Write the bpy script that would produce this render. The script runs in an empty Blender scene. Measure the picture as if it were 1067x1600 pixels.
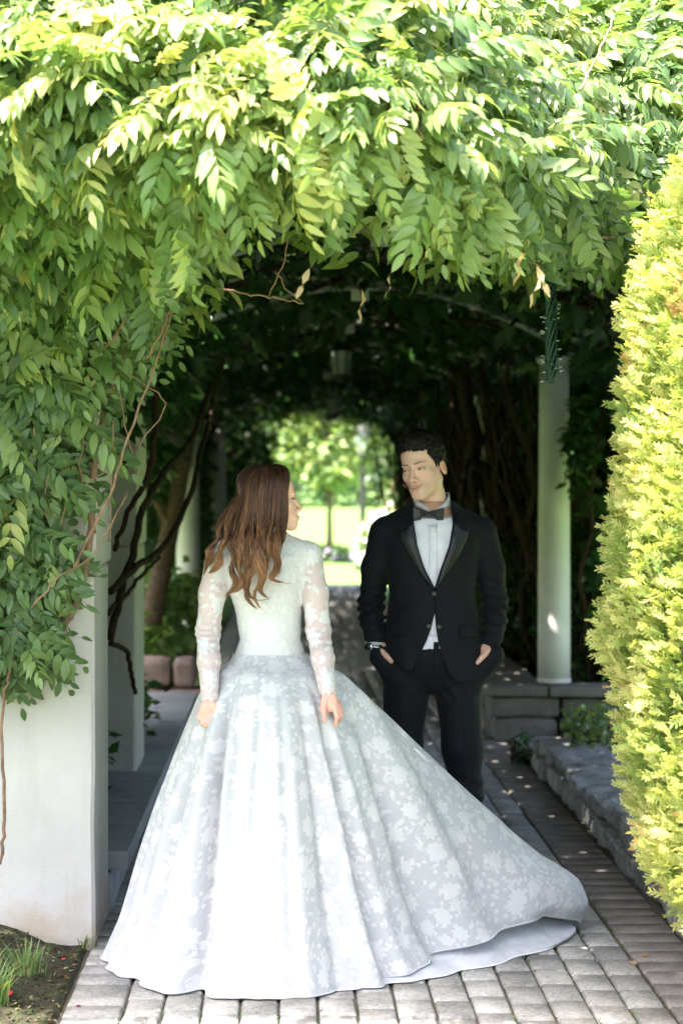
import bpy, bmesh, math, random, time
import numpy as np
from mathutils import Vector, Matrix, Euler

T0 = time.time()
SC = bpy.context.scene
COL = SC.collection
R = math.radians
rng = np.random.default_rng(11)
random.seed(11)

# ------------------------------------------------------------------ camera
FPX, VPX, HZ, CAMH = 3111.0, 445.0, 766.0, 1.6
cam_d = bpy.data.cameras.new('camera')
cam = bpy.data.objects.new('camera', cam_d)
COL.objects.link(cam)
cam.location = (0, 0, CAMH)
cam.rotation_euler = (R(90), 0, 0)
cam_d.sensor_fit = 'VERTICAL'
cam_d.sensor_height = 36.0
cam_d.lens = 70.0
cam_d.shift_x = (533.5 - VPX) / 1600.0
cam_d.shift_y = -(800.0 - HZ) / 1600.0
cam_d.clip_end = 2000
cam_d.dof.use_dof = True
cam_d.dof.focus_distance = 6.75
cam_d.dof.aperture_fstop = 2.7
cam_d.dof.aperture_blades = 9
SC.camera = cam

# ------------------------------------------------------------------ light
SUN_DIR = Vector((-0.35, -0.25, 0.90)).normalized()      # towards the sun
w = bpy.data.worlds.new('World')
SC.world = w
w.use_nodes = True
wn = w.node_tree.nodes
bg = wn['Background']
sky = wn.new('ShaderNodeTexSky')
sky.sky_type = 'NISHITA'
sky.sun_disc = False
sky.sun_elevation = math.asin(SUN_DIR.z)
sky.sun_rotation = math.atan2(SUN_DIR.x, SUN_DIR.y)
sky.dust_density = 5.0
sky.air_density = 0.95
sky.ozone_density = 0.9
w.node_tree.links.new(sky.outputs[0], bg.inputs[0])
bg.inputs[1].default_value = 0.15
sun_d = bpy.data.lights.new('sun', 'SUN')
sun_d.energy = 5.0
sun_d.angle = R(0.5)
sun_d.color = (1.0, 0.955, 0.87)
sun = bpy.data.objects.new('sun', sun_d)
COL.objects.link(sun)
sun.location = (-4, -2, 12)
sun.rotation_euler = (-SUN_DIR).to_track_quat('-Z', 'Y').to_euler()
vs = SC.view_settings
vs.view_transform = 'Standard'
vs.look = 'None'
vs.gamma = 1.0
vs.use_curve_mapping = False
vs.exposure = 2.6
SC.cycles.use_denoising = True
SC.cycles.max_bounces = 9
SC.cycles.diffuse_bounces = 5
SC.cycles.transparent_max_bounces = 12
SC.cycles.transmission_bounces = 6
SC.cycles.sample_clamp_indirect = 6.0


def at(px, py, Y):
    """point at depth Y that the photograph shows at (px, py)"""
    return Vector(((px - VPX) * Y / FPX, Y, CAMH - (py - HZ) * Y / FPX))


# ------------------------------------------------------------------ object helpers
def obj(name, me, mat=None, parent=None, smooth=False):
    o = bpy.data.objects.new(name, me)
    COL.objects.link(o)
    if parent is not None:
        o.parent = parent
    if mat is not None and len(me.materials) == 0:
        me.materials.append(mat)
    if smooth and len(me.polygons):
        me.polygons.foreach_set('use_smooth', np.ones(len(me.polygons), bool))
    return o


def mesh(V, F, name='mesh'):
    me = bpy.data.meshes.new(name)
    V = np.asarray(V, np.float32)
    if isinstance(F, np.ndarray):
        me.vertices.add(len(V))
        me.vertices.foreach_set('co', V.ravel())
        k = F.shape[1]
        me.loops.add(F.size)
        me.loops.foreach_set('vertex_index', F.astype(np.int32).ravel())
        me.polygons.add(len(F))
        me.polygons.foreach_set('loop_start', np.arange(0, F.size, k, dtype=np.int32))
        me.polygons.foreach_set('loop_total', np.full(len(F), k, np.int32))
        me.update(calc_edges=True)
    else:
        me.from_pydata([tuple(map(float, v)) for v in V], [], [tuple(f) for f in F])
        me.update()
    return me


def vcol(me, name, C):
    """C: (nverts, 3)"""
    a = me.color_attributes.new(name, 'FLOAT_COLOR', 'POINT')
    C4 = np.ones((len(me.vertices), 4), np.float32)
    C4[:, :3] = C
    a.data.foreach_set('color', C4.ravel())


def thing(name, label, cat, loc=(0, 0, 0), group=None):
    o = bpy.data.objects.new(name, None)
    COL.objects.link(o)
    o.location = loc
    o.empty_display_size = 0.1
    o['label'] = label
    o['category'] = cat
    if group:
        o['group'] = group
    return o


def tag(o, label, cat, group=None):
    o['label'] = label
    o['category'] = cat
    if group:
        o['group'] = group
    return o


def kind(o, k):
    o['kind'] = k
    return o


class MB:
    """collects shapes into one mesh"""
    def __init__(s):
        s.V = []
        s.F = []
        s.n = 0

    def add(s, V, F):
        s.V.append(np.asarray(V, float))
        s.F += [tuple(int(i) + s.n for i in f) for f in F]
        s.n += len(V)
        return s

    def tube(s, pts, rad, n=6, cap=True):
        V, F = tube(pts, rad, n, cap)
        return s.add(V, F)

    def box(s, c, h, rz=0.0, bev=0.0):
        V, F = box(c, h, rz, bev)
        return s.add(V, F)

    def lathe(s, prof, c=(0, 0, 0), n=16, cap=True):
        a = np.linspace(0, 2 * math.pi, n, endpoint=False)
        V, F = [], []
        for r, z in prof:
            for t in a:
                V.append((c[0] + r * math.cos(t), c[1] + r * math.sin(t), c[2] + z))
        for i in range(len(prof) - 1):
            for j in range(n):
                k = (j + 1) % n
                F.append((i * n + j, i * n + k, (i + 1) * n + k, (i + 1) * n + j))
        if cap:
            F.append(tuple(range(n))[::-1])
            F.append(tuple((len(prof) - 1) * n + j for j in range(n)))
        return s.add(V, F)

    def build(s, name, mat, parent=None, smooth=False):
        me = mesh(np.concatenate(s.V), s.F, name)
        return obj(name, me, mat, parent, smooth)


def frames(pts):
    P = np.asarray(pts, float)
    T = np.gradient(P, axis=0)
    T /= np.linalg.norm(T, axis=1)[:, None] + 1e-9
    up = np.array([0, 0, 1.0]) if abs(T[0][2]) < 0.9 else np.array([1.0, 0, 0])
    N = np.zeros_like(P)
    n = np.cross(T[0], up)
    n /= np.linalg.norm(n) + 1e-9
    for i in range(len(P)):
        n = n - T[i] * np.dot(n, T[i])
        n /= np.linalg.norm(n) + 1e-9
        N[i] = n
    return P, T, N, np.cross(T, N)


def tube(pts, rad, n=6, cap=True):
    P, T, N, B = frames(pts)
    rad = np.broadcast_to(np.asarray(rad, float), (len(P),))
    a = np.arange(n) * 2 * math.pi / n
    V = P[:, None, :] + rad[:, None, None] * (np.cos(a)[None, :, None] * N[:, None, :] + np.sin(a)[None, :, None] * B[:, None, :])
    F = []
    m = len(P)
    for i in range(m - 1):
        for j in range(n):
            k = (j + 1) % n
            F.append((i * n + j, i * n + k, (i + 1) * n + k, (i + 1) * n + j))
    if cap:
        F.append(tuple(range(n))[::-1])
        F.append(tuple((m - 1) * n + j for j in range(n)))
    return V.reshape(-1, 3), F


def box(c, h, rz=0.0, bev=0.0):
    """centre c, half sizes h; bev chamfers every edge"""
    hx, hy, hz = h
    b = bev
    if b <= 0:
        V = [(x, y, z) for z in (-hz, hz) for y in (-hy, hy) for x in (-hx, hx)]
        F = [(0, 2, 3, 1), (4, 5, 7, 6), (0, 1, 5, 4), (2, 6, 7, 3), (0, 4, 6, 2), (1, 3, 7, 5)]
    else:
        bm = bmesh.new()
        bmesh.ops.create_cube(bm, size=2)
        for v in bm.verts:
            v.co = Vector((v.co.x * hx, v.co.y * hy, v.co.z * hz))
        bmesh.ops.bevel(bm, geom=list(bm.edges), offset=b, segments=1, affect='EDGES', profile=0.5)
        bm.verts.index_update()
        V = [tuple(v.co) for v in bm.verts]
        F = [tuple(v.index for v in f.verts) for f in bm.faces]
        bm.free()
    V = np.asarray(V, float)
    cz, sz = math.cos(rz), math.sin(rz)
    X = V[:, 0] * cz - V[:, 1] * sz + c[0]
    Y = V[:, 0] * sz + V[:, 1] * cz + c[1]
    return np.stack([X, Y, V[:, 2] + c[2]], 1), F


def noise3(P, seed=0):
    """cheap smooth value noise, (N,3)->(N,) in -1..1"""
    P = np.asarray(P, float)
    I = np.floor(P).astype(np.int64)
    f = P - I
    f = f * f * (3 - 2 * f)
    def h(i, j, k):
        n = (i * 374761393 + j * 668265263 + k * 2147483647 + seed * 1274126177) & 0x7fffffff
        n = ((n ^ (n >> 13)) * 1274126177) & 0x7fffffff
        n = (n ^ (n >> 16)) & 0xffff
        return n / 32767.5 - 1
    r = 0
    for dx in (0, 1):
        wx = f[..., 0] if dx else 1 - f[..., 0]
        for dy in (0, 1):
            wy = f[..., 1] if dy else 1 - f[..., 1]
            for dz in (0, 1):
                wz = f[..., 2] if dz else 1 - f[..., 2]
                r = r + wx * wy * wz * h(I[..., 0] + dx, I[..., 1] + dy, I[..., 2] + dz)
    return r


def fbm(P, seed=0, o=3):
    r, a = 0, 1
    for i in range(o):
        r = r + a * noise3(np.asarray(P) * 2 ** i, seed + i)
        a *= 0.5
    return r


def rough_block(hx, hy, hz, seed, amp=0.012, n=5, rnd=0.03):
    """split-face stone: subdivided box with rounded corners and uneven faces"""
    bm = bmesh.new()
    bmesh.ops.create_cube(bm, size=2)
    bmesh.ops.subdivide_edges(bm, edges=list(bm.edges), cuts=n - 1, use_grid_fill=True)
    V = np.array([v.co for v in bm.verts])
    bm.verts.index_update()
    F = [tuple(v.index for v in f.verts) for f in bm.faces]
    bm.free()
    H = np.array([hx, hy, hz])
    Q = V * H
    core = np.clip(Q, -(H - rnd), H - rnd)
    d = Q - core
    L = np.linalg.norm(d, axis=1)[:, None]
    Q = core + np.where(L > 1e-6, d / np.maximum(L, 1e-6) * np.minimum(L, rnd), 0)
    Nn = V / np.linalg.norm(V, axis=1)[:, None]
    Q = Q + Nn * (amp * fbm(Q * 9 + seed * 3.1, seed))[:, None]
    return Q, F


# ------------------------------------------------------------------ node helpers
def new_mat(name):
    m = bpy.data.materials.new(name)
    m.use_nodes = True
    nt = m.node_tree
    p = nt.nodes['Principled BSDF']
    return m, nt, p


def nd(nt, t, **kw):
    n = nt.nodes.new(t)
    for k, v in kw.items():
        setattr(n, k, v)
    return n


def math_n(nt, op, a, b=None, c=None, clamp=False):
    n = nt.nodes.new('ShaderNodeMath')
    n.operation = op
    n.use_clamp = clamp
    for i, x in enumerate((a, b, c)):
        if x is None:
            continue
        if isinstance(x, (int, float)):
            n.inputs[i].default_value = x
        else:
            nt.links.new(x, n.inputs[i])
    return n.outputs[0]


def ramp(nt, fac, stops):
    n = nt.nodes.new('ShaderNodeValToRGB')
    e = n.color_ramp.elements
    while len(e) < len(stops):
        e.new(0.5)
    for i, (p, c) in enumerate(stops):
        e[i].position = p
        e[i].color = (*c, 1) if len(c) == 3 else c
    nt.links.new(fac, n.inputs[0])
    return n.outputs[0]


def mix_c(nt, fac, a, b, mode='MIX'):
    n = nt.nodes.new('ShaderNodeMix')
    n.data_type = 'RGBA'
    n.blend_type = mode
    for s, x in ((n.inputs[0], fac), (n.inputs[6], a), (n.inputs[7], b)):
        if isinstance(x, (int, float)):
            s.default_value = x
        elif isinstance(x, tuple):
            s.default_value = (*x, 1)
        else:
            nt.links.new(x, s)
    return n.outputs[2]


def noise_n(nt, scale, detail=4, vec=None, rough=0.55, dim='3D'):
    n = nt.nodes.new('ShaderNodeTexNoise')
    n.noise_dimensions = dim
    n.inputs['Scale'].default_value = scale
    n.inputs['Detail'].default_value = detail
    n.inputs['Roughness'].default_value = rough
    if vec is not None:
        nt.links.new(vec, n.inputs['Vector'])
    return n.outputs[0]


def coords(nt, which='Object'):
    return nt.nodes.new('ShaderNodeTexCoord').outputs[which]


def world_pos(nt):
    return nt.nodes.new('ShaderNodeNewGeometry').outputs['Position']


def bump(nt, p, height, strength=0.3, dist=0.01):
    b = nt.nodes.new('ShaderNodeBump')
    b.inputs['Strength'].default_value = strength
    b.inputs['Distance'].default_value = dist
    nt.links.new(height, b.inputs['Height'])
    nt.links.new(b.outputs[0], p.inputs['Normal'])
    return b


M = {}


def mat_speckle(name, stops, scale=12, rough=0.85, fine=160, bstr=0.35, bdist=0.004, objvar=0.25, spec=0.25):
    """mineral surface: blotches, fine grain, a shade of its own for each object"""
    m, nt, p = new_mat(name)
    wp = world_pos(nt)
    n1 = noise_n(nt, scale, 6, wp)
    n2 = noise_n(nt, fine, 3, wp)
    n3 = noise_n(nt, fine * 0.45, 2, wp)
    f = math_n(nt, 'ADD', math_n(nt, 'MULTIPLY', n1, 0.42), math_n(nt, 'ADD', math_n(nt, 'MULTIPLY', n2, 0.29), math_n(nt, 'MULTIPLY', n3, 0.29)))
    c = ramp(nt, f, stops)
    if objvar:
        oi = nt.nodes.new('ShaderNodeObjectInfo')
        v = math_n(nt, 'MULTIPLY_ADD', oi.outputs['Random'], objvar * 2, 1 - objvar)
        vv = nt.nodes.new('ShaderNodeCombineColor')
        for i in range(3):
            nt.links.new(v, vv.inputs[i])
        c = mix_c(nt, 1.0, c, vv.outputs[0], 'MULTIPLY')
    nt.links.new(c, p.inputs['Base Color'])
    p.inputs['Roughness'].default_value = rough
    p.inputs['Specular IOR Level'].default_value = spec
    h = math_n(nt, 'ADD', math_n(nt, 'MULTIPLY', n1, 1.0), math_n(nt, 'MULTIPLY', n2, 0.6))
    bump(nt, p, h, bstr, bdist)
    M[name] = m
    return m


def mat_flat(name, col, rough=0.6, spec=0.3, metal=0.0, var=0.0, scale=30):
    m, nt, p = new_mat(name)
    p.inputs['Roughness'].default_value = rough
    p.inputs['Specular IOR Level'].default_value = spec
    p.inputs['Metallic'].default_value = metal
    if var:
        n = noise_n(nt, scale, 4, world_pos(nt))
        c = ramp(nt, n, [(0.3, tuple(x * (1 - var) for x in col)), (0.7, tuple(min(1, x * (1 + var)) for x in col))])
        nt.links.new(c, p.inputs['Base Color'])
    else:
        p.inputs['Base Color'].default_value = (*col, 1)
    M[name] = m
    return m


def mat_leaf(name, stops, source='attr', trans=0.4, rough=0.38, spec=0.5):
    """leaf: tint from the leaf's random number or from the stored tint; light passes through"""
    m, nt, p = new_mat(name)
    if source == 'attr':
        a = nt.nodes.new('ShaderNodeAttribute')
        a.attribute_name = 'tint'
        f = a.outputs['Fac']
    else:
        f = nt.nodes.new('ShaderNodeObjectInfo').outputs['Random']
    n = noise_n(nt, 14, 3, world_pos(nt))
    f = math_n(nt, 'ADD', f, math_n(nt, 'MULTIPLY_ADD', n, 0.3, -0.15), clamp=True)
    c = ramp(nt, f, stops)
    # blemishes: yellowed blotches and a few brown spots
    c = mix_c(nt, ramp(nt, noise_n(nt, 38, 3, world_pos(nt)), [(0.60, (0, 0, 0)), (0.72, (0.55, 0.55, 0.55))]), c, (0.30, 0.29, 0.10))
    c = mix_c(nt, ramp(nt, noise_n(nt, 95, 2, world_pos(nt)), [(0.70, (0, 0, 0)), (0.76, (0.7, 0.7, 0.7))]), c, (0.20, 0.12, 0.05))
    nt.links.new(c, p.inputs['Base Color'])
    p.inputs['Roughness'].default_value = rough
    p.inputs['Specular IOR Level'].default_value = spec
    bump(nt, p, noise_n(nt, 160, 2, world_pos(nt)), 0.25, 0.003)
    t = nt.nodes.new('ShaderNodeBsdfTranslucent')
    tc = mix_c(nt, 1.0, c, (1.25, 1.2, 0.55), 'MULTIPLY')
    nt.links.new(tc, t.inputs[0])
    mx = nt.nodes.new('ShaderNodeMixShader')
    mx.inputs[0].default_value = trans
    nt.links.new(p.outputs[0], mx.inputs[1])
    nt.links.new(t.outputs[0], mx.inputs[2])
    nt.links.new(mx.outputs[0], nt.nodes['Material Output'].inputs[0])
    M[name] = m
    return m


WIST = [(0.0, (0.095, 0.165, 0.070)), (0.35, (0.155, 0.255, 0.090)), (0.6, (0.22, 0.31, 0.11)),
        (0.82, (0.36, 0.43, 0.15)), (1.0, (0.55, 0.53, 0.21))]
mat_leaf('wisteria_leaf', WIST, 'attr', 0.45, 0.34, 0.6)
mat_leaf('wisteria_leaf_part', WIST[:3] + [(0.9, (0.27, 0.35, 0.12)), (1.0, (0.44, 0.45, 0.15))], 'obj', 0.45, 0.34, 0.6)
mat_leaf('wisteria_leaf_sun', [(0.0, (0.19, 0.29, 0.11)), (0.4, (0.31, 0.40, 0.15)), (0.75, (0.44, 0.49, 0.20)), (1.0, (0.60, 0.57, 0.28))], 'obj', 0.45, 0.32, 0.65)  # paler copy for leaves on the sunlit top, sunlight put into the colour
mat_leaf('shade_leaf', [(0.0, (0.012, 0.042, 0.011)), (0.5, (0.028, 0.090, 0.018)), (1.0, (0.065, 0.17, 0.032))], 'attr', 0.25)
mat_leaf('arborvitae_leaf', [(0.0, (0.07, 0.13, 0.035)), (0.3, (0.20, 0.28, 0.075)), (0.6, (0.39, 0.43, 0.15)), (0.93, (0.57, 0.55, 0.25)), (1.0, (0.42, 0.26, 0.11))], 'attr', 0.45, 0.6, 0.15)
mat_leaf('tree_leaf', [(0.0, (0.07, 0.15, 0.05)), (0.5, (0.18, 0.28, 0.10)), (1.0, (0.36, 0.42, 0.17))], 'attr', 0.4, 0.5)
mat_leaf('dry_leaf', [(0.0, (0.25, 0.15, 0.07)), (1.0, (0.45, 0.33, 0.2))], 'obj', 0.3, 0.7, 0.2)
mat_leaf('grass_blade', [(0.0, (0.05, 0.13, 0.03)), (0.6, (0.12, 0.22, 0.06)), (1.0, (0.34, 0.32, 0.16))], 'attr', 0.3, 0.5)
mat_flat('bark', (0.11, 0.075, 0.05), 0.9, 0.15, 0, 0.45, 40)
mat_flat('bark_dark', (0.040, 0.027, 0.019), 0.95, 0.1, 0, 0.45, 30)
mat_flat('twig', (0.21, 0.135, 0.09), 0.8, 0.2, 0, 0.4, 25)
mat_speckle('paver_grey', [(0.34, (0.13, 0.125, 0.118)), (0.5, (0.29, 0.28, 0.26)), (0.66, (0.44, 0.425, 0.395))], 7, 0.88, 130, 0.7, 0.006, 0.22)
mat_speckle('paver_brown', [(0.34, (0.10, 0.09, 0.085)), (0.5, (0.205, 0.182, 0.17)), (0.66, (0.32, 0.29, 0.27))], 9, 0.88, 220, 0.5, 0.004, 0.12)
mat_speckle('wall_stone', [(0.34, (0.11, 0.105, 0.10)), (0.5, (0.28, 0.27, 0.25)), (0.66, (0.46, 0.44, 0.405))], 7, 0.92, 120, 0.8, 0.008, 0.15)
mat_speckle('cap_slab', [(0.28, (0.20, 0.205, 0.21)), (0.5, (0.30, 0.305, 0.305)), (0.75, (0.40, 0.40, 0.39))], 8, 0.9, 150, 0.5, 0.005, 0.12)
mat_speckle('block_stone', [(0.28, (0.09, 0.085, 0.07)), (0.5, (0.15, 0.14, 0.115)), (0.75, (0.24, 0.22, 0.18))], 7, 0.92, 120, 0.7, 0.008, 0.15)
mat_speckle('pink_stone', [(0.28, (0.25, 0.17, 0.15)), (0.5, (0.34, 0.24, 0.21)), (0.75, (0.42, 0.32, 0.28))], 6, 0.92, 90, 0.6, 0.008, 0.1)
mat_speckle('joint_sand', [(0.3, (0.055, 0.06, 0.035)), (0.5, (0.10, 0.092, 0.07)), (0.75, (0.18, 0.155, 0.12))], 5, 0.95, 90, 0.6, 0.006, 0)
mat_speckle('soil', [(0.3, (0.018, 0.014, 0.010)), (0.45, (0.040, 0.031, 0.022)), (0.55, (0.038, 0.048, 0.018)), (0.66, (0.075, 0.055, 0.038)), (0.80, (0.14, 0.105, 0.07))], 22, 0.95, 110, 1.0, 0.02, 0)
mat_speckle('lawn', [(0.3, (0.07, 0.14, 0.03)), (0.5, (0.11, 0.19, 0.045)), (0.75, (0.17, 0.24, 0.065))], 0.7, 0.9, 30, 0.4, 0.02, 0)
mat_flat('column_paint', (0.66, 0.63, 0.585), 0.55, 0.3, 0, 0.06, 6)
mat_flat('iron', (0.035, 0.035, 0.035), 0.6, 0.4, 0.0, 0.3, 20)
mat_flat('steel_grey', (0.36, 0.37, 0.36), 0.55, 0.4, 0.0, 0.25, 20)
mat_flat('cord_green', (0.012, 0.045, 0.038), 0.45, 0.4)
mat_flat('bulb_clear', (0.30, 0.34, 0.33), 0.2, 0.6)
mat_flat('petal_red', (0.55, 0.03, 0.04), 0.6, 0.2)
mat_flat('petal_pale', (0.75, 0.5, 0.42), 0.6, 0.2)


def mat_stucco():
    m, nt, p = new_mat('stucco')
    wp = world_pos(nt)
    n1 = noise_n(nt, 3.0, 5, wp)
    n2 = noise_n(nt, 240, 3, wp)
    c = ramp(nt, n1, [(0.3, (0.46, 0.438, 0.405)), (0.7, (0.55, 0.525, 0.49))])
    # splash dirt: an uneven brown tide mark along the foot of the wall
    sx = nt.nodes.new('ShaderNodeSeparateXYZ')
    nt.links.new(wp, sx.inputs[0])
    nz = noise_n(nt, 7, 5, wp)
    lev = math_n(nt, 'MULTIPLY_ADD', nz, 0.60, -0.10)
    f = math_n(nt, 'SUBTRACT', lev, sx.outputs[2])
    f = math_n(nt, 'MULTIPLY', f, 5.0, clamp=True)
    f = math_n(nt, 'MULTIPLY', f, 0.75)
    c = mix_c(nt, f, c, (0.40, 0.32, 0.22))
    mp = nt.nodes.new('ShaderNodeMapping')
    mp.inputs['Scale'].default_value = (9, 9, 0.7)
    nt.links.new(wp, mp.inputs['Vector'])
    st = ramp(nt, noise_n(nt, 1.6, 6, mp.outputs[0], 0.65), [(0.50, (0, 0, 0)), (0.75, (0.5, 0.5, 0.5))])
    c = mix_c(nt, st, c, (0.36, 0.34, 0.29))
    sp = ramp(nt, noise_n(nt, 45, 2, wp), [(0.70, (0, 0, 0)), (0.76, (1, 1, 1))])
    c = mix_c(nt, math_n(nt, 'MULTIPLY', sp, 0.12), c, (0.3, 0.27, 0.22))
    nt.links.new(c, p.inputs['Base Color'])
    p.inputs['Roughness'].default_value = 0.9
    p.inputs['Specular IOR Level'].default_value = 0.2
    bump(nt, p, math_n(nt, 'ADD', n2, math_n(nt, 'MULTIPLY', noise_n(nt, 60, 3, wp), 1.3)), 0.5, 0.004)
    M['stucco'] = m


mat_stucco()

# ------------------------------------------------------------------ leaf tools
def unit(A):
    return A / (np.linalg.norm(A, axis=-1, keepdims=True) + 1e-9)


def basis(D, Nn):
    """rotation matrices whose x axis is D and z axis as near Nn as possible"""
    D = unit(D)
    Yv = unit(np.cross(Nn, D))
    Z = np.cross(D, Yv)
    return np.stack([D, Yv, Z], axis=2)


def scatter(tv, tf, C, Rm, S, tint):
    """copies of a template (tv, tf quads/tris padded) as one mesh with a tint attribute"""
    n, k = len(C), len(tv)
    V = np.einsum('nij,kj->nki', Rm, tv) * np.asarray(S).reshape(-1, 1, 1) + C[:, None, :]
    F = (np.asarray(tf)[None, :, :] + (np.arange(n) * k)[:, None, None]).reshape(-1, np.asarray(tf).shape[1])
    me = mesh(V.reshape(-1, 3), F.astype(np.int32))
    t = np.repeat(np.asarray(tint, float), k)
    vcol(me, 'tint', np.stack([t, t, t], 1))
    return me


# small simple leaf: folded along the midrib, bent at the tip (tris)
SIMPLE_V = np.array([(0, 0, 0), (0.42, 0.26, 0.05), (0.42, 0, 0.0), (0.42, -0.26, 0.05), (1.0, 0, -0.12)])
SIMPLE_F = np.array([(0, 2, 1), (0, 3, 2), (1, 2, 4), (2, 3, 4)])


def leaf_cloud(name, C, size, mat, parent=None, up=0.5, out=None, tint=None, seed=0, droop=0.3):
    g = np.random.default_rng(seed + 5)
    n = len(C)
    D = g.normal(size=(n, 3))
    D[:, 2] = D[:, 2] * 0.5 - droop
    if out is not None:
        D = D * 0.8 + out
    Nn = g.normal(size=(n, 3)) * 0.6 + np.array([0, 0, up * 2])
    S = size * g.uniform(0.65, 1.3, n)
    if tint is None:
        tint = g.beta(2, 2.4, n)
    me = scatter(SIMPLE_V, SIMPLE_F, C, basis(D, Nn), S, tint)
    o = obj(name, me, mat, parent)
    o['kind'] = 'stuff'
    return o


def blob_points(n, c, r, seed=0, shell=0.5, lumps=0.3):
    g = np.random.default_rng(seed)
    u = unit(g.normal(size=(n, 3)))
    rad = (shell + (1 - shell) * g.random(n)) ** 0.6
    rad = rad * (1 + lumps * noise3(u * 2.3 + seed * 1.7, seed))
    return np.asarray(c) + u * rad[:, None] * np.asarray(r)


def leaflet(L, W, fold=0.16, droop=0.25):
    xs = (0.16, 0.45, 0.76)
    ws = (0.72, 1.0, 0.62)
    V = [(0, 0, 0)]
    for x, wd in zip(xs, ws):
        z = -droop * x * x * L
        V += [(x * L, W * wd / 2, z + fold * W * wd), (x * L, 0, z), (x * L, -W * wd / 2, z + fold * W * wd)]
    V.append((L, 0, -droop * L))
    T = [(0, 2, 1), (0, 3, 2)]
    for k in (1, 4):
        T += [(k, k + 1, k + 4), (k, k + 4, k + 3), (k + 1, k + 2, k + 5), (k + 1, k + 5, k + 4)]
    T += [(7, 8, 10), (8, 9, 10)]
    return np.array(V), T


def compound(seed, pairs=5, L=0.26):
    """pinnate wisteria leaf: stalk and paired leaflets with one at the tip; x runs along the stalk"""
    g = random.Random(seed)
    VV, FF, n = [], [], 0
    bend = g.uniform(0.25, 0.7)
    side = g.uniform(-0.25, 0.25)
    def rach(s):
        return np.array((L * s, side * L * s * s, -bend * L * s * s))
    pts = [rach(s) for s in np.linspace(0, 1, 5)]
    tv, tf = tube(pts, np.linspace(0.0016, 0.0008, 5), 3, False)
    tt = []
    for f in tf:
        tt += [(f[0], f[1], f[2]), (f[0], f[2], f[3])]
    VV.append(tv); FF += tt; n += len(tv)
    for i in range(pairs + 1):
        s = 0.24 + 0.76 * i / pairs
        p = rach(s)
        t = rach(min(1, s + 0.02)) - rach(s - 0.02)
        t = t / np.linalg.norm(t)
        for sd in ((1, -1) if i < pairs else (0,)):
            ll = L * 0.30 * (0.75 + 0.5 * math.sin(math.pi * (0.2 + 0.75 * s))) * g.uniform(0.9, 1.15)
            lv, lf = leaflet(ll, ll * g.uniform(0.36, 0.44), g.uniform(0.05, 0.22), g.uniform(0.1, 0.5))
            a = sd * R(g.uniform(42, 66))
            d = np.array((math.cos(a), math.sin(a), 0)) + np.array((0, 0, g.uniform(-0.55, 0.0)))
            d = d[0] * t + np.array((0, d[1], d[2]))
            Rm = basis(d[None], np.array([[g.uniform(-.3, .3), sd * g.uniform(-0.5, 0.3), 1.0]]))[0]
            VV.append(lv @ Rm.T + p)
            FF += [tuple(i2 + n for i2 in f) for f in lf]
            n += len(lv)
    return np.concatenate(VV), np.array(FF)


COMP = [compound(i, [5, 6, 5, 4, 6, 5, 4, 6][i], [0.26, 0.29, 0.25, 0.22, 0.30, 0.27, 0.23, 0.28][i]) for i in range(8)]
COMP_ME = [mesh(v, f.astype(np.int32), 'wisteria_leaf_%d' % i) for i, (v, f) in enumerate(COMP)]

# ------------------------------------------------------------------ ground and path
def lawn_z(y):
    """flat by the arbor, then a gentle rise"""
    s_ = np.clip((np.asarray(y, float) - 40) / 26, 0, 1)
    return -0.06 + 1.12 * s_ * s_ * (3 - 2 * s_)


gx_, gy_ = np.meshgrid([-300, -60, -20, -8, 0, 8, 20, 60, 300], np.concatenate([[-60, 0, 20, 36], np.linspace(40, 66, 14), [90, 200, 500]]), indexing='ij')
I = np.arange(gx_.size).reshape(gx_.shape)
F = np.stack([I[:-1, :-1].ravel(), I[1:, :-1].ravel(), I[1:, 1:].ravel(), I[:-1, 1:].ravel()], 1)
lawn = obj('lawn', mesh(np.stack([gx_.ravel(), gy_.ravel(), lawn_z(gy_.ravel())], 1), F.astype(np.int32)), M['lawn'], None, True)
kind(lawn, 'structure')
path = MB().box((0.37, 13.0, -0.042), (1.085, 21.0, 0.03)).build('path', M['joint_sand'])
kind(path, 'structure')


def paver_mesh(wx, ly, seed):
    g = random.Random(seed)
    V, F = box((0, 0, 0), (wx / 2, ly / 2, 0.03), 0, 0.007)
    V = V + 0.0022 * np.stack([noise3(V * 25 + seed, 1), noise3(V * 25 + seed, 2), noise3(V * 18 + seed, 3) * 0.8], 1)
    me = mesh(V, F, 'paver')
    me.polygons.foreach_set('use_smooth', np.ones(len(me.polygons), bool))
    return me


FIELD_ME = [paver_mesh(0.112, 0.190, i) for i in range(7)]
SOLD_ME = [paver_mesh(0.176, 0.122, 20 + i) for i in range(5)]
BROWN_ME = [paver_mesh(0.214, 0.138, 40 + i) for i in range(5)]
for me_ in FIELD_ME + SOLD_ME:
    me_.materials.append(M['paver_grey'])
for me_ in BROWN_ME:
    me_.materials.append(M['paver_brown'])

DRESS_PX = [(170, 1532), (222, 1360), (310, 1090), (345, 1020), (525, 1055), (680, 1180), (755, 1262), (900, 1362), (928, 1410), (880, 1478), (690, 1525), (430, 1556)]


def in_poly(x, y, poly):
    c = False
    for i in range(len(poly)):
        x1, y1 = poly[i]
        x2, y2 = poly[i - 1]
        if (y1 > y) != (y2 > y) and x < (x2 - x1) * (y - y1) / (y2 - y1) + x1:
            c = not c
    return c


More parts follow.
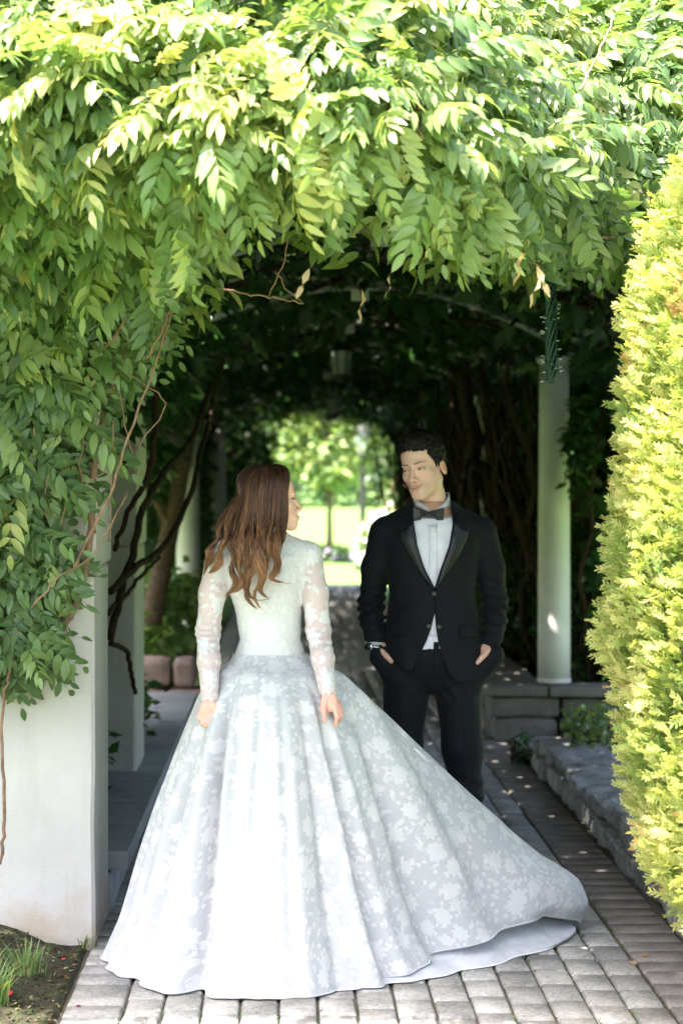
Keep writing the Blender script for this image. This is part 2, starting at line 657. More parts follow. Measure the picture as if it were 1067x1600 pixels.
pav = []
g = random.Random(3)
for c in range(14):
    x = -0.497 + 0.12 * (c + 0.5)
    y = 2.0 + g.uniform(0, 0.2)
    while y < 33.9:
        pav.append((x + g.uniform(-.002, .002), y, g.choice(FIELD_ME), 0.205))
        y += 0.2055 + g.uniform(-.003, .003)
for x, ms, st in ((-0.589, SOLD_ME, 0.137), (1.300, BROWN_ME, 0.1465)):
    y = 2.0
    while y < 33.9:
        pav.append((x + g.uniform(-.002, .002), y, g.choice(ms), st))
        y += st
near, rest = [], []
for x, y, me_, st in pav:
    px, py = VPX + x * FPX / y, HZ + CAMH * FPX / y
    vis = 5.7 < y and -60 < px < 1130 and not in_poly(px, py, DRESS_PX) and not (px < 165 and y > 7.0)
    (near if vis else rest).append((x, y, me_))
near.sort(key=lambda q: q[1])
rest += near[300:]
for x, y, me_ in near[:300]:
    o = obj('paver', me_, None, path)
    o.location = (x, y, -0.029 + g.uniform(-.0025, .0035))
    o.rotation_euler = (g.uniform(-.012, .012), g.uniform(-.012, .012), g.uniform(-.012, .012) + g.choice((0, math.pi)))
for nm, ms, mat in (('paving_field', FIELD_ME + SOLD_ME, 'paver_grey'), ('paving_border', BROWN_ME, 'paver_brown')):
    b = MB()
    cache = {}
    for x, y, me_ in rest:
        if me_ not in ms:
            continue
        if me_ not in cache:
            cache[me_] = (np.array([v.co for v in me_.vertices]), [tuple(p.vertices) for p in me_.polygons])
        V, F = cache[me_]
        b.add(V + np.array((x, y, -0.029 + g.uniform(-.003, .003))), F)
    kind(b.build(nm, M[mat], path), 'stuff')

# moss and grit in the joints
g2 = np.random.default_rng(4)
n = 2600
mx = -0.497 + 0.12 * g2.integers(0, 15, n) + g2.normal(0, 0.003, n)
my = g2.uniform(5.8, 11, n)
keep = noise3(np.stack([mx * 2.2, my * 2.2, mx * 0], 1), 5) > 0.05
mc = np.stack([mx, my, np.full(n, -0.004) + g2.normal(0, .002, n)], 1)[keep]
leaf_cloud('joint_moss', mc, 0.014, M['grass_blade'], path, 1.0, None, g2.uniform(0, 0.55, len(mc)), 3, -0.3)

# soil bed at the left
xs, ys = np.meshgrid(np.linspace(-2.6, -0.672, 60), np.linspace(3.5, 6.99, 90), indexing='ij')
P2 = np.stack([xs.ravel(), ys.ravel(), np.zeros(xs.size)], 1)
zz = 0.012 + 0.03 * np.clip((-0.70 - P2[:, 0]) * 3, 0, 1) + 0.022 * fbm(P2 * 6, 3) * np.clip((-0.68 - P2[:, 0]) * 9, 0, 1)
zz = np.where(P2[:, 0] > -0.688, -0.04, zz)
zz += 0.05 * np.clip((P2[:, 1] - 6.2), 0, 1) * np.clip((-0.75 - P2[:, 0]) * 3, 0, 1)
P2[:, 2] = zz
I = np.arange(xs.size).reshape(xs.shape)
F = np.stack([I[:-1, :-1].ravel(), I[1:, :-1].ravel(), I[1:, 1:].ravel(), I[:-1, 1:].ravel()], 1)
soil = obj('soil_bed', mesh(P2, F), M['soil'], None, True)
kind(soil, 'structure')
soil2 = MB().box((-1.75, 16.5, 0.03), (0.72, 9.4, 0.1)).box((2.2, 16.5, 0.0), (0.43, 9.4, 0.1)).build('planting_soil', M['soil'])
kind(soil2, 'structure')


def soil_z(x, y):
    d = (P2[:, 0] - x) ** 2 + (P2[:, 1] - y) ** 2
    return float(P2[np.argmin(d), 2])


mat_leaf('soil_bits', [(0.0, (0.03, 0.022, 0.015)), (0.4, (0.06, 0.075, 0.025)), (0.7, (0.12, 0.085, 0.05)), (1.0, (0.30, 0.23, 0.14))], 'attr', 0.1, 0.9, 0.1)
# litter of small clods, wood chips and dry bits on the soil
n = 3200
lx = g2.uniform(-1.5, -0.69, n)
ly = g2.uniform(5.4, 6.95, n)
lz = np.array([soil_z(a, b) for a, b in zip(lx, ly)]) + 0.004
leaf_cloud('soil_litter', np.stack([lx, ly, lz], 1), 0.017, M['soil_bits'], soil, 1.0, None, g2.random(n) ** 1.6, 9, -0.1)


def tuft(x, y, n, h, label, seed):
    g = np.random.default_rng(seed)
    V, F, T = [], [], []
    z0 = soil_z(x, y)
    for i in range(n):
        a = g.uniform(0, 2 * math.pi)
        r0 = abs(g.normal(0, 0.035))
        L = h * g.uniform(0.5, 1.15)
        ln = g.uniform(0.15, 0.9)
        b = np.array((x + r0 * math.cos(a), y + r0 * math.sin(a), z0 - 0.005))
        d = np.array((math.cos(a), math.sin(a), 0))
        sd = np.array((-math.sin(a), math.cos(a), 0)) * 0.0028
        k = len(V)
        for s, wd in ((0, 1), (0.45, 0.9), (0.8, 0.5), (1, 0.05)):
            p = b + d * L * ln * s * s + np.array((0, 0, L * s * (1 - 0.35 * ln * s)))
            V += [p - sd * wd, p + sd * wd]
        F += [(k + 2 * j, k + 2 * j + 1, k + 2 * j + 3, k + 2 * j + 2) for j in range(3)]
        T += [g.beta(2, 2)] * 8
    me = mesh(V, F)
    T = np.array(T)
    vcol(me, 'tint', np.stack([T, T, T], 1))
    o = obj('grass_tuft', me, M['grass_blade'])
    return tag(o, label, 'grass tuft', 'grass tufts in the soil bed')


p = at(62, 1535, 6.45)
tuft(-0.835, 6.42, 90, 0.14, 'larger grass tuft in the soil bed nearer the paving corner', 1)
tuft(-0.905, 6.12, 120, 0.15, 'wide spiky grass tuft nearest the camera in the soil bed', 2)
tuft(-1.02, 6.50, 40, 0.09, 'small sparse grass tuft at the left end of the soil bed', 3)
tuft(-0.70, 6.955, 22, 0.05, 'tiny green weed sprouting at the foot of the pillar corner', 4)


def petal(x, y, z, s, mat, label, seed):
    g = random.Random(seed)
    V = [(0, 0, 0)]
    for i in range(8):
        a = i * math.pi / 4
        r = s * (1 - 0.3 * math.cos(a)) * g.uniform(0.85, 1.1)
        V.append((r * math.cos(a), r * 0.75 * math.sin(a), 0.25 * s * (1 + math.sin(2 * a))))
    F = [(0, i, i % 8 + 1) for i in range(1, 9)]
    o = obj('fallen_petal', mesh(V, F), mat, None, True)
    o.location = (x, y, z)
    o.rotation_euler = (g.uniform(-.5, .5), g.uniform(-.5, .5), g.uniform(0, 6))
    return tag(o, label, 'petal', 'fallen petals and leaves on the ground')


for i, (px, py, s, mt, lab) in enumerate([
        (33, 1515, .017, 'petal_red', 'largest red petal on the soil, left of the grass tufts'),
        (52, 1520, .012, 'petal_red', 'red petal on the soil just right of the largest one'),
        (97, 1502, .010, 'petal_red', 'red petal on dark soil above the larger grass tuft'),
        (94, 1513, .008, 'petal_red', 'small red petal between soil clods above the grass tuft'),
        (99, 1524, .011, 'petal_red', 'red petal beside the right edge of the grass tuft'),
        (17, 1555, .013, 'petal_red', 'red petal on the soil at the left picture edge'),
        (113, 1516, .009, 'petal_pale', 'pale fallen petal near the edge of the paving'),
        (125, 1575, .009, 'petal_red', 'single red petal lying on the grey border paver'),
        (26, 1490, .007, 'petal_red', 'small red petal high on the soil near the stucco pillar')]):
    Y = CAMH * FPX / (py - HZ)
    q = at(px, py, Y * 0.985 if px < 120 else Y)
    petal(q.x, q.y, (soil_z(q.x, q.y) + 0.008) if px < 120 else 0.006, s, M[mt], lab, i)
for i, (px, py, lab) in enumerate([(989, 1508, 'pale yellow fallen leaf on a grey cobble by the brown border'), (1006, 1497, 'curled tan leaf standing in the joint of the brown border'),
                                   (830, 1172, 'yellow leaf on the paving in front of the block planter')]):
    Y = CAMH * FPX / (py - HZ)
    q = at(px, py, Y)
    petal(q.x, q.y, 0.006, 0.014, M['dry_leaf'], lab, 30 + i)

# ------------------------------------------------------------------ masonry
def pillar(cx, cy, hx, hy, h, label, band=1.33):
    t = thing('stucco_pillar', label, 'pillar', (cx, cy, 0), 'white stucco pillars of the arbor')
    def rbox(c, hh, bev, nm):
        V, F = box(c, hh, 0, bev)
        bm = bmesh.new()
        vs_ = [bm.verts.new(v) for v in V]
        for f in F:
            bm.faces.new([vs_[i] for i in f])
        bmesh.ops.subdivide_edges(bm, edges=list(bm.edges), cuts=5, use_grid_fill=True)
        me = bpy.data.meshes.new(nm)
        bm.to_mesh(me)
        bm.free()
        A = np.array([v.co for v in me.vertices])
        A[:, 0] += 0.003 * fbm(A * 5 + cy, 2)
        A[:, 1] += 0.003 * fbm(A * 5 + cy + 9, 4)
        me.vertices.foreach_set('co', A.astype(np.float32).ravel())
        return obj(nm, me, M['stucco'], t, False)
    rbox((0, 0, band / 2 - 0.02), (hx, hy, band / 2 + 0.02), 0.012, 'shaft')
    rbox((0, 0, (band + h) / 2 + 0.0015), (hx + 0.009, hy + 0.009, (h - band) / 2), 0.010, 'upper_band')
    rbox((0, 0, h + 0.032), (hx + 0.03, hy + 0.03, 0.03), 0.010, 'capital')
    return t


pillar(-1.016, 7.25, 0.35, 0.28, 2.35, 'white stucco pillar at the left front, half hidden under vine leaves')
pillar(-1.07, 9.95, 0.35, 0.28, 2.35, 'second white stucco pillar, in shade behind the front one')
pillar(2.25, 7.25, 0.35, 0.28, 2.35, 'white stucco pillar hidden behind the golden hedge at right')


def column(x, y, z0, h, r, label, ts=14):
    t = thing('round_column', label, 'column', (x, y, z0), 'white round columns of the arbor')
    b = MB().lathe([(r * (1.0 - 0.1 * (i / 8) ** 2), h * i / 8 + 0.03) for i in range(9)], (0, 0, 0), 28)
    b.build('shaft', M['column_paint'], t, True)
    MB().lathe([(r * 1.02, 0), (r * 1.05, 0.01), (r * 1.05, 0.025), (r * 1.0, 0.03)], (0, 0, 0), 28).build('base_ring', M['column_paint'], t, True)
    MB().lathe([(r * .9, h + 0.03), (r * 1.1, h + 0.05), (r * 1.1, h + 0.08)], (0, 0, 0), 28).build('cap_ring', M['column_paint'], t, True)
    return t


COLS = [(1.735, 12.85, 0.36, 2.02, 0.104, 'white round column on the block planter behind the groom at right'),
        (1.80, 18.2, 0.36, 2.02, 0.104, 'round column deeper in the arbor at right, wrapped in vines'),
        (1.80, 25.5, 0.36, 2.02, 0.104, 'third round column far down the right side of the arbor'),
        (-0.85, 17.5, 0.20, 2.18, 0.104, 'white round column left of the bride beyond the shrubs'),
        (-0.85, 25.5, 0.20, 2.18, 0.104, 'farthest round column on the left side of the arbor')]
for c in COLS:
    column(*c)


def stone_run(root, name, x0, x1, y0, y1, z0, z1, lens, mat, seed, axis='y', amp=0.012, rnd=0.025, gap=0.006, jit=0.0):
    """one course of stones along an axis"""
    g = random.Random(seed)
    a, b = (y0, y1) if axis == 'y' else (x0, x1)
    s = a
    k = 0
    while s < b - 0.05:
        L = min(g.uniform(*lens), b - s)
        if b - s - L < 0.12:
            L = b - s
        j = g.uniform(-jit, jit)
        dz = g.uniform(-jit, jit) * 0.6
        if axis == 'y':
            c = ((x0 + x1) / 2 + j, s + L / 2, (z0 + z1) / 2 + dz)
            h = ((x1 - x0) / 2, L / 2 - gap / 2, (z1 - z0) / 2)
        else:
            c = (s + L / 2, (y0 + y1) / 2 + j, (z0 + z1) / 2 + dz)
            h = (L / 2 - gap / 2, (y1 - y0) / 2, (z1 - z0) / 2)
        V, F = rough_block(*h, seed * 31 + k, amp, 5, rnd)
        o = obj(name, mesh(V, F), M[mat], root, False)
        o.location = c
        s += L
        k += 1


low = thing('low_stone_wall', 'low edging wall of rough grey stones along the right of the path', 'wall')
stone_run(low, 'stone', 1.435, 1.77, 5.0, 12.2, -0.02, 0.085, (0.30, 0.52), 'wall_stone', 5, 'y', 0.024, 0.022, 0.014, 0.012)
stone_run(low, 'stone', 1.45, 1.80, 5.0, 9.0, 0.088, 0.20, (0.26, 0.42), 'wall_stone', 6, 'y', 0.022, 0.022, 0.014, 0.016)
stone_run(low, 'stone', 1.45, 1.80, 9.0, 11.6, 0.088, 0.165, (0.26, 0.42), 'wall_stone', 7, 'y', 0.022, 0.022, 0.014, 0.016)

kb = thing('stone_kerb', 'low kerb of brown stone slabs at the foot of the block planter', 'kerb')
stone_run(kb, 'stone', 1.43, 1.62, 12.22, 12.6, -0.02, 0.04, (0.2, 0.3), 'wall_stone', 8, 'y', 0.006, 0.015)

pl = thing('block_planter', 'planter wall of large tumbled blocks with cap stones under the right column', 'planter')
stone_run(pl, 'block', 1.33, 2.75, 12.63, 12.93, -0.02, 0.150, (0.36, 0.46), 'block_stone', 11, 'x', 0.008, 0.03, 0.010, 0.008)
stone_run(pl, 'block', 1.30, 2.75, 12.65, 12.95, 0.152, 0.285, (0.24, 0.46), 'block_stone', 15, 'x', 0.008, 0.03, 0.010, 0.006)
stone_run(pl, 'cap_stone', 1.27, 2.75, 12.60, 12.98, 0.288, 0.355, (0.36, 0.52), 'block_stone', 13, 'x', 0.006, 0.02, 0.008, 0.004)
stone_run(pl, 'block', 1.33, 1.60, 12.94, 24.0, -0.02, 0.150, (0.40, 0.60), 'block_stone', 14, 'y', 0.008, 0.03, 0.010, 0.006)
stone_run(pl, 'block', 1.32, 1.60, 12.96, 24.0, 0.152, 0.285, (0.40, 0.60), 'block_stone', 17, 'y', 0.008, 0.03, 0.010, 0.006)
stone_run(pl, 'cap_stone', 1.28, 1.68, 12.99, 24.0, 0.288, 0.355, (0.45, 0.70), 'block_stone', 16, 'y', 0.006, 0.02, 0.008, 0.004)

pw = thing('planter_bench_wall', 'low planter wall with grey cap slabs running behind the left pillar', 'planter')
stone_run(pw, 'stone', -0.93, -0.66, 7.56, 13.5, -0.03, 0.152, (0.38, 0.60), 'cap_slab', 21, 'y', 0.007, 0.016, 0.006, 0.004)
stone_run(pw, 'cap_slab', -1.06, -0.59, 7.55, 13.5, 0.155, 0.236, (0.54, 0.62), 'cap_slab', 22, 'y', 0.004, 0.014, 0.006, 0.002)

pk = thing('pink_stone_block', 'pinkish stone blocks across the far end of the left planter', 'stone')
stone_run(pk, 'block', -1.30, -0.42, 14.0, 14.34, -0.03, 0.20, (0.40, 0.50), 'pink_stone', 24, 'x', 0.010, 0.04, 0.014, 0.006)
stone_run(pk, 'block', -1.12, -0.62, 14.02, 14.34, 0.204, 0.41, (0.30, 0.36), 'pink_stone', 25, 'x', 0.010, 0.045, 0.014, 0.006)

gw = MB().box((2.72, 21.0, 0.86), (0.10, 8.0, 0.9)).build('garden_wall', M['stucco'])
tag(gw, 'long white garden wall behind the vines on the right of the arbor', 'wall')

# ------------------------------------------------------------------ arbor frame
def roof_z(x):
    return 2.46 + 0.42 * np.clip(1 - ((np.asarray(x, float) - 0.48) / 1.36) ** 2, -0.6, 1)


fr = thing('arbor_frame', 'grey steel arbor frame of shallow arches over the path', 'arbor', (0.48, 7.2, 2.4))
for yy in (7.15, 9.9, 12.75, 15.4, 18.2, 21.8, 25.5, 29.2, 33.0):
    X = np.linspace(-0.95, 1.85, 17)
    b = MB().tube([(x - 0.48, yy - 7.2, float(roof_z(x)) - 2.4 + 0.02) for x in X], 0.021, 6)
    b.build('arch_rib', M['steel_grey'], fr, True)
for x in (-0.85, -0.15, 0.48, 1.1, 1.8):
    MB().tube([(x - 0.48, -0.1, float(roof_z(x)) - 2.4 + 0.055), (x - 0.48, 25.9, float(roof_z(x)) - 2.4 + 0.055)], 0.014, 5).build('purlin', M['steel_grey'], fr)
yl = [7.15, 9.9, 12.75, 15.4, 18.2, 21.8]
for i in range(len(yl) - 1):
    for s in (0, 1):
        xs2 = np.linspace(0.48, 1.8, 7) if s else np.linspace(0.48, -0.85, 7)
        yy = np.linspace(yl[i + 1], yl[i], 7)
        MB().tube([(a - 0.48, q - 7.2, float(roof_z(a)) - 2.4 + 0.03) for a, q in zip(xs2, yy)], 0.013, 5).build('brace', M['steel_grey'], fr)
    MB().box((0.0, yl[i + 1] - 7.2, 0.45), (0.055, 0.03, 0.035)).build('bracket', M['column_paint'], fr)


def lantern(x, y, z, label):
    t = thing('hanging_lantern', label, 'lantern', (x, y, z), 'lanterns hanging down the arbor')
    MB().lathe([(0.02, -0.20), (0.055, -0.185), (0.06, -0.165), (0.085, -0.155), (0.085, -0.135)], n=8).build('base', M['iron'], t)
    MB().lathe([(0.115, 0.06), (0.10, 0.085), (0.06, 0.12), (0.03, 0.15), (0.025, 0.18), (0.01, 0.2)], n=8).build('cap', M['iron'], t)
    MB().lathe([(0.008, -0.12), (0.02, -0.10), (0.024, -0.05), (0.012, -0.0)], n=8).build('bulb', M['bulb_clear'], t, True)
    for i in range(8):
        a0, a1 = (i - .5) * math.pi / 4, (i + .5) * math.pi / 4
        r0, r1 = 0.082, 0.104
        V = [(r0 * math.cos(a0), r0 * math.sin(a0), -0.133), (r0 * math.cos(a1), r0 * math.sin(a1), -0.133), (r1 * math.cos(a1), r1 * math.sin(a1), 0.058), (r1 * math.cos(a0), r1 * math.sin(a0), 0.058)]
        obj('pane', mesh(V, [(0, 1, 2, 3)]), M['lantern_glass'], t)
        MB().tube([(1.02 * r0 * math.cos(a0), 1.02 * r0 * math.sin(a0), -0.133), (1.02 * r1 * math.cos(a0), 1.02 * r1 * math.sin(a0), 0.06)], 0.006, 4).build('glazing_bar', M['iron'], t)
    zt = float(roof_z(x)) - z
    MB().tube([(0, 0, 0.19), (0, 0, max(0.25, zt))], 0.008, 5).build('chain', M['iron'], t)


def mat_glass():
    m, nt, p = new_mat('lantern_glass')
    p.inputs['Base Color'].default_value = (0.75, 0.82, 0.78, 1)
    p.inputs['Roughness'].default_value = 0.15
    p.inputs['Specular IOR Level'].default_value = 0.6
    tr = nt.nodes.new('ShaderNodeBsdfTransparent')
    mx = nt.nodes.new('ShaderNodeMixShader')
    mx.inputs[0].default_value = 0.35
    nt.links.new(tr.outputs[0], mx.inputs[1])
    nt.links.new(p.outputs[0], mx.inputs[2])
    nt.links.new(mx.outputs[0], nt.nodes['Material Output'].inputs[0])
    M['lantern_glass'] = m


mat_glass()
for (px, py, Y), lab in zip([(533, 566, 16.9), (521, 634, 25.0), (511, 667, 32.2)],
                            ['nearest black glass lantern hanging under the arbor roof', 'middle lantern hanging further down the arbor', 'farthest small lantern hanging at the end of the arbor']):
    q = at(px, py, Y)
    lantern(q.x, q.y, q.z + 0.03, lab)

# bundle of string lights hanging at the entrance
q0, q1 = at(858, 440, 7.1), at(861, 598, 7.1)
sl = thing('string_light_bundle', 'bundle of dark green string lights hanging from the arbor entrance', 'string lights', tuple(q1))
Ls = q0.z - q1.z
for k in range(7):
    a0 = k * 2 * math.pi / 7
    pts = []
    for i in range(30):
        s = i / 29
        rr = (0.016 + 0.004 * math.sin(9 * s + k)) * min(1, 0.35 + s * 7)
        pts.append((rr * math.cos(a0 + s * 7 + 0.3 * math.sin(6 * s + k)) - 0.006 * s, rr * math.sin(a0 + s * 7), s * Ls))
    MB().tube(pts, 0.0058, 5).build('cord', M['cord_green'], sl, True)
for k in range(34):
    s = random.random() * 0.96 + 0.03
    a = random.uniform(0, 6.28)
    d = np.array((math.cos(a), math.sin(a), random.uniform(-.4, .5)))
    p0 = np.array((0, 0, s * Ls)) + d * 0.016
    b = MB().tube([p0, p0 + d * 0.012], 0.004, 5)
    o = b.build('socket', M['cord_green'], sl)
    MB().tube([p0 + d * 0.012, p0 + d * 0.022, p0 + d * 0.026], [0.003, 0.0026, 0.001], 5).build('bulb', M['bulb_clear'], sl)

# ------------------------------------------------------------------ wisteria at the entrance
EDGE = [(-400, 1000), (-100, 1080), (0, 1090), (60, 1140), (105, 1110), (130, 985), (138, 850), (182, 770), (195, 690), (245, 615), (285, 560), (330, 510), (365, 460), (408, 425), (440, 440),
        (480, 412), (530, 440), (600, 432), (720, 450), (800, 452), (860, 430), (920, 452), (960, 440), (1300, 440)]
def edge_y(px):
    return float(np.interp(px, [150, 190, 245, 285, 330, 370, 420, 900, 970], [6.75, 6.65, 6.5, 6.35, 6.1, 5.85, 5.6, 5.7, 6.5]))


EDGE = [(a, b - float(np.interp(a, [250, 340, 420, 900, 970], [0, 22, 42, 34, 10]))) for a, b in EDGE]
EX = np.array([at(a, b, edge_y(a)).x for a, b in EDGE])
EZ = np.array([at(a, b, edge_y(a)).z for a, b in EDGE])


def front_y(x, z):
    """front of the leafy mass: a curtain hanging well out over the entrance that leans back towards the top,
    set back against the pillar on the left and behind the hedge on the right"""
    x = np.asarray(x, float)
    bul = np.interp(x, [-2.6, -1.2, -0.5, 0.2, 0.5, 0.8, 1.1, 3], [5.25, 5.28, 5.25, 5.25, 5.6, 6.15, 6.6, 6.8])
    zs = np.interp(x, [-0.75, -0.45, -0.15, 0.05], [0.40, 0.40, 0.2, 0.0])      # how high the curtain starts
    prof = np.interp(z - zs, [0.3, 1.85, 2.1, 2.3, 2.55], [0.0, 0.15, 0.75, 0.97, 1.0])
    back = np.interp(z, [2.65, 3.0, 3.4, 3.8, 4.2], [0.0, 0.30, 0.85, 1.6, 2.4])
    return 6.82 + (bul - 6.82) * prof + back


vine = thing('wisteria_vine', 'leafy green wisteria tumbling over the arbor entrance and the left pillar', 'vine', (-1.0, 6.8, 0))
g = np.random.default_rng(21)
NV = 7400
vx = np.where(g.random(NV * 3) < 0.10, g.uniform(-2.5, -1.5, NV * 3), g.uniform(-1.6, 2.3, NV * 3))
vz = g.uniform(0.6, 3.70, NV * 3)
zl = np.maximum(np.interp(vx, EX, EZ), np.interp(vx + 0.13, EX, EZ))
dep = g.exponential(0.13, NV * 3)
ok = vz > zl + np.where(vx < -0.62, 0.16, 0.27) + 0.02 * g.normal(size=NV * 3)
# thin out the trailing part over the pillar
thin = (vz < 2.0) & (g.random(NV * 3) > np.clip(0.62 + 0.5 * (vz - zl), 0, 1.0))
ok &= ~thin
vx, vz, dep = vx[ok][:NV], vz[ok][:NV], dep[ok][:NV]
# fringe along the lower edge
NF = 330
fx = g.uniform(-1.5, 2.2, NF)
fz = np.maximum(np.interp(fx, EX, EZ), np.interp(fx + 0.07, EX, EZ)) + g.uniform(0.20, 0.36, NF)
vx = np.concatenate([vx, fx]); vz = np.concatenate([vz, fz]); dep = np.concatenate([dep, g.uniform(0.0, 0.35, NF)])
vy = front_y(vx, vz) + np.minimum(dep, 0.75)
vy = np.where((vz < 2.2) & (vx < -0.6), np.minimum(vy, 6.93), vy)
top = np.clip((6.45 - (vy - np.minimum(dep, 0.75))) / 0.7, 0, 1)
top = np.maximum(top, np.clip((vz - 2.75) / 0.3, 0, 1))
n = len(vx)
D = np.stack([g.normal(0, 0.95, n), -0.45 + g.normal(0, 0.3, n), -0.65 + 0.70 * top + g.normal(0, 0.5, n)], 1)
D[-NF:] = np.stack([g.normal(0, 0.4, NF), -0.25 + g.normal(0, 0.2, NF), -0.95 + g.normal(0, 0.2, NF)], 1)
Nn = np.stack([g.normal(-0.15, 0.35, n), -0.75 + 0.35 * top + g.normal(0, 0.3, n), 0.55 + 0.6 * top + g.normal(0, 0.25, n)], 1)
RM = basis(D, Nn)
C = np.stack([vx, vy, vz], 1)
S = g.uniform(0.42, 0.88, n)
tint = np.clip(0.18 + 0.50 * top * (0.6 + 0.4 * noise3(C * 1.3, 3)) + g.normal(0, 0.16, n) + 0.12 * noise3(C * 2.5, 8), 0, 1)  # paler on the overhang and top, where sunlight is put into the tint
tint = np.where(g.random(n) < 0.025, 0.95, tint)
var = g.integers(0, 8, n)
ppx, ppy = VPX + vx * FPX / vy, HZ - (vz - CAMH) * FPX / vy
inview = (ppx > -20) & (ppx < 1080) & (ppy > -20) & (ppy < 1180)
order = np.argsort(np.where(inview, dep + 0.25 * (ppx > 900) + 0.02 * np.abs(ppy - 400) / 400, 9))
parts = set(order[:300].tolist())
LEAF_SUN = [m_.copy() for m_ in COMP_ME]
for m_ in COMP_ME:
    m_.materials.append(M['wisteria_leaf_part'])
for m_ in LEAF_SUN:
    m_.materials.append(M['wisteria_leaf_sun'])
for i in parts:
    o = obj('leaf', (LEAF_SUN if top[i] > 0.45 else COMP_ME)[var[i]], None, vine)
    mw = Matrix(RM[i].tolist()).to_4x4()
    mw = Matrix.Translation(Vector(C[i]) - vine.location) @ mw @ Matrix.Scale(float(S[i]), 4)
    o.matrix_local = mw
msk = np.ones(n, bool)
msk[list(parts)] = False
fv, ff, ft, nb = [], [], [], 0
for k in range(8):
    s = msk & (var == k)
    tv, tf = COMP[k]
    V = np.einsum('nij,kj->nki', RM[s], tv) * S[s][:, None, None] + C[s][:, None, :]
    m_ = int(s.sum())
    F = (tf[None] + (np.arange(m_) * len(tv))[:, None, None]).reshape(-1, 3) + nb
    fv.append(V.reshape(-1, 3)); ff.append(F); ft.append(np.repeat(tint[s], len(tv)))
    nb += m_ * len(tv)
me = mesh(np.concatenate(fv) - np.array(vine.location), np.concatenate(ff).astype(np.int32))
ft = np.concatenate(ft)
vcol(me, 'tint', np.stack([ft] * 3, 1))
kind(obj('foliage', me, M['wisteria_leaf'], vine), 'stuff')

# backing of dense inner leaves so that no sky shows through the mass
NB = 14000
bx = g.uniform(-1.9, 2.6, NB); bz = g.uniform(2.25, 3.85, NB)
zl = np.interp(bx, EX, EZ)
okb = bz > np.maximum(zl + 0.14, 2.25)
by = np.minimum(front_y(bx, bz) + g.uniform(0.22, 1.9, NB), 8.2)
Cb = np.stack([bx, by, bz], 1)[okb]
LV, LF = leaflet(1.0, 0.40, 0.14, 0.3)
Dn = g.normal(size=(len(Cb), 3)); Dn[:, 2] = Dn[:, 2] * 0.5 - 0.4; Dn[:, 1] -= 0.4
Nb = g.normal(size=(len(Cb), 3)) * 0.5 + np.array([0, -0.4, 0.9])
kind(obj('inner_foliage', scatter(LV, LF, Cb - np.array(vine.location), basis(Dn, Nb), g.uniform(0.06, 0.105, len(Cb)), g.uniform(0.35, 0.85, len(Cb))), M['wisteria_leaf'], vine), 'stuff')

# stems
def wander(p0, p1, n, amp, seed):
    g = np.random.default_rng(seed)
    s = np.linspace(0, 1, n)[:, None]
    P = np.asarray(p0)[None] * (1 - s) + np.asarray(p1)[None] * s
    W = np.cumsum(g.normal(0, 1, (n, 3)), axis=0)
    W -= W[0] * (1 - s) + W[-1] * s
    return P + W * amp / math.sqrt(n)


def stem(pxs, Y, r0, r1, mat='twig', name='stem', par=None, n=6):
    par = par or vine
    pts = np.array([at(a, b, Y if len(q) == 0 else q[0]) for a, b, *q in pxs]) - np.array(par.location)
    k = 6 * (len(pts) - 1) + 1
    t = np.linspace(0, len(pts) - 1, k)
    Pp = np.stack([np.interp(t, range(len(pts)), pts[:, i]) for i in range(3)], 1)
    for _ in range(2):
        Pp[1:-1] = (Pp[:-2] + 2 * Pp[1:-1] + Pp[2:]) / 4
    Pp[1:-1] += np.random.default_rng(int(pxs[0][0] * 7 + pxs[0][1])).normal(0, 0.003, (k - 2, 3))
    return MB().tube(Pp, np.linspace(r0, r1, k), n).build(name, M[mat], par, True)


stem([(95, 985, 6.93), (122, 940, 6.92), (142, 850, 6.85), (150, 700, 6.8), (200, 520, 6.7), (270, 430, 6.6), (340, 370, 6.5)], 6.8, 0.017, 0.010)
stem([(95, 660, 6.75), (40, 600, 6.75), (20, 560, 6.75)], 6.75, 0.010, 0.006)
stem([(100, 640, 6.7), (170, 540, 6.65), (230, 440, 6.6), (300, 395, 6.5)], 6.7, 0.008, 0.005)
stem([(110, 900, 6.75), (165, 790, 6.65), (200, 690, 6.6), (260, 520, 6.55), (290, 430, 6.5)], 6.7, 0.006, 0.003)
stem([(230, 560, 6.55), (262, 500, 6.5), (280, 440, 6.5)], 6.5, 0.005, 0.003)
stem([(350, 452, 6.5), (400, 462, 6.5), (440, 468, 6.55), (474, 474, 6.6)], 6.5, 0.004, 0.003)
stem([(430, 424, 6.6), (445, 450, 6.6), (472, 472, 6.6)], 6.6, 0.003, 0.002)
stem([(0, 1350, 6.86), (10, 1300, 6.84), (3, 1180, 6.84), (4, 1100, 6.82), (18, 1040, 6.8), (30, 990, 6.8)], 6.8, 0.007, 0.005)
stem([(50, 950, 6.7), (85, 905, 6.7), (150, 870, 6.7), (200, 770, 6.7)], 6.7, 0.004, 0.003)
stem([(640, 110, 5.75), (648, 160, 5.55), (660, 215, 5.4)], 5.5, 0.004, 0.004)
stem([(905, 140, 5.8), (930, 95, 5.9), (955, 30, 6.1)], 6.0, 0.005, 0.003)
stem([(810, 400, 6.45), (850, 420, 6.4), (920, 372, 6.5), (960, 370, 6.6)], 6.5, 0.006, 0.004)
g_ = random.Random(8)
for i in range(14):
    x, y = g_.uniform(0, 420), g_.uniform(350, 900)
    if x > 260 and y > 470:
        continue
    stem([(x, y, 6.8), (x + g_.uniform(-40, 70), y - g_.uniform(40, 110), 6.7), (x + g_.uniform(-30, 110), y - g_.uniform(120, 190), 6.6)], 6.7, 0.0035, 0.0018, 'twig', 'twig', None, 4)
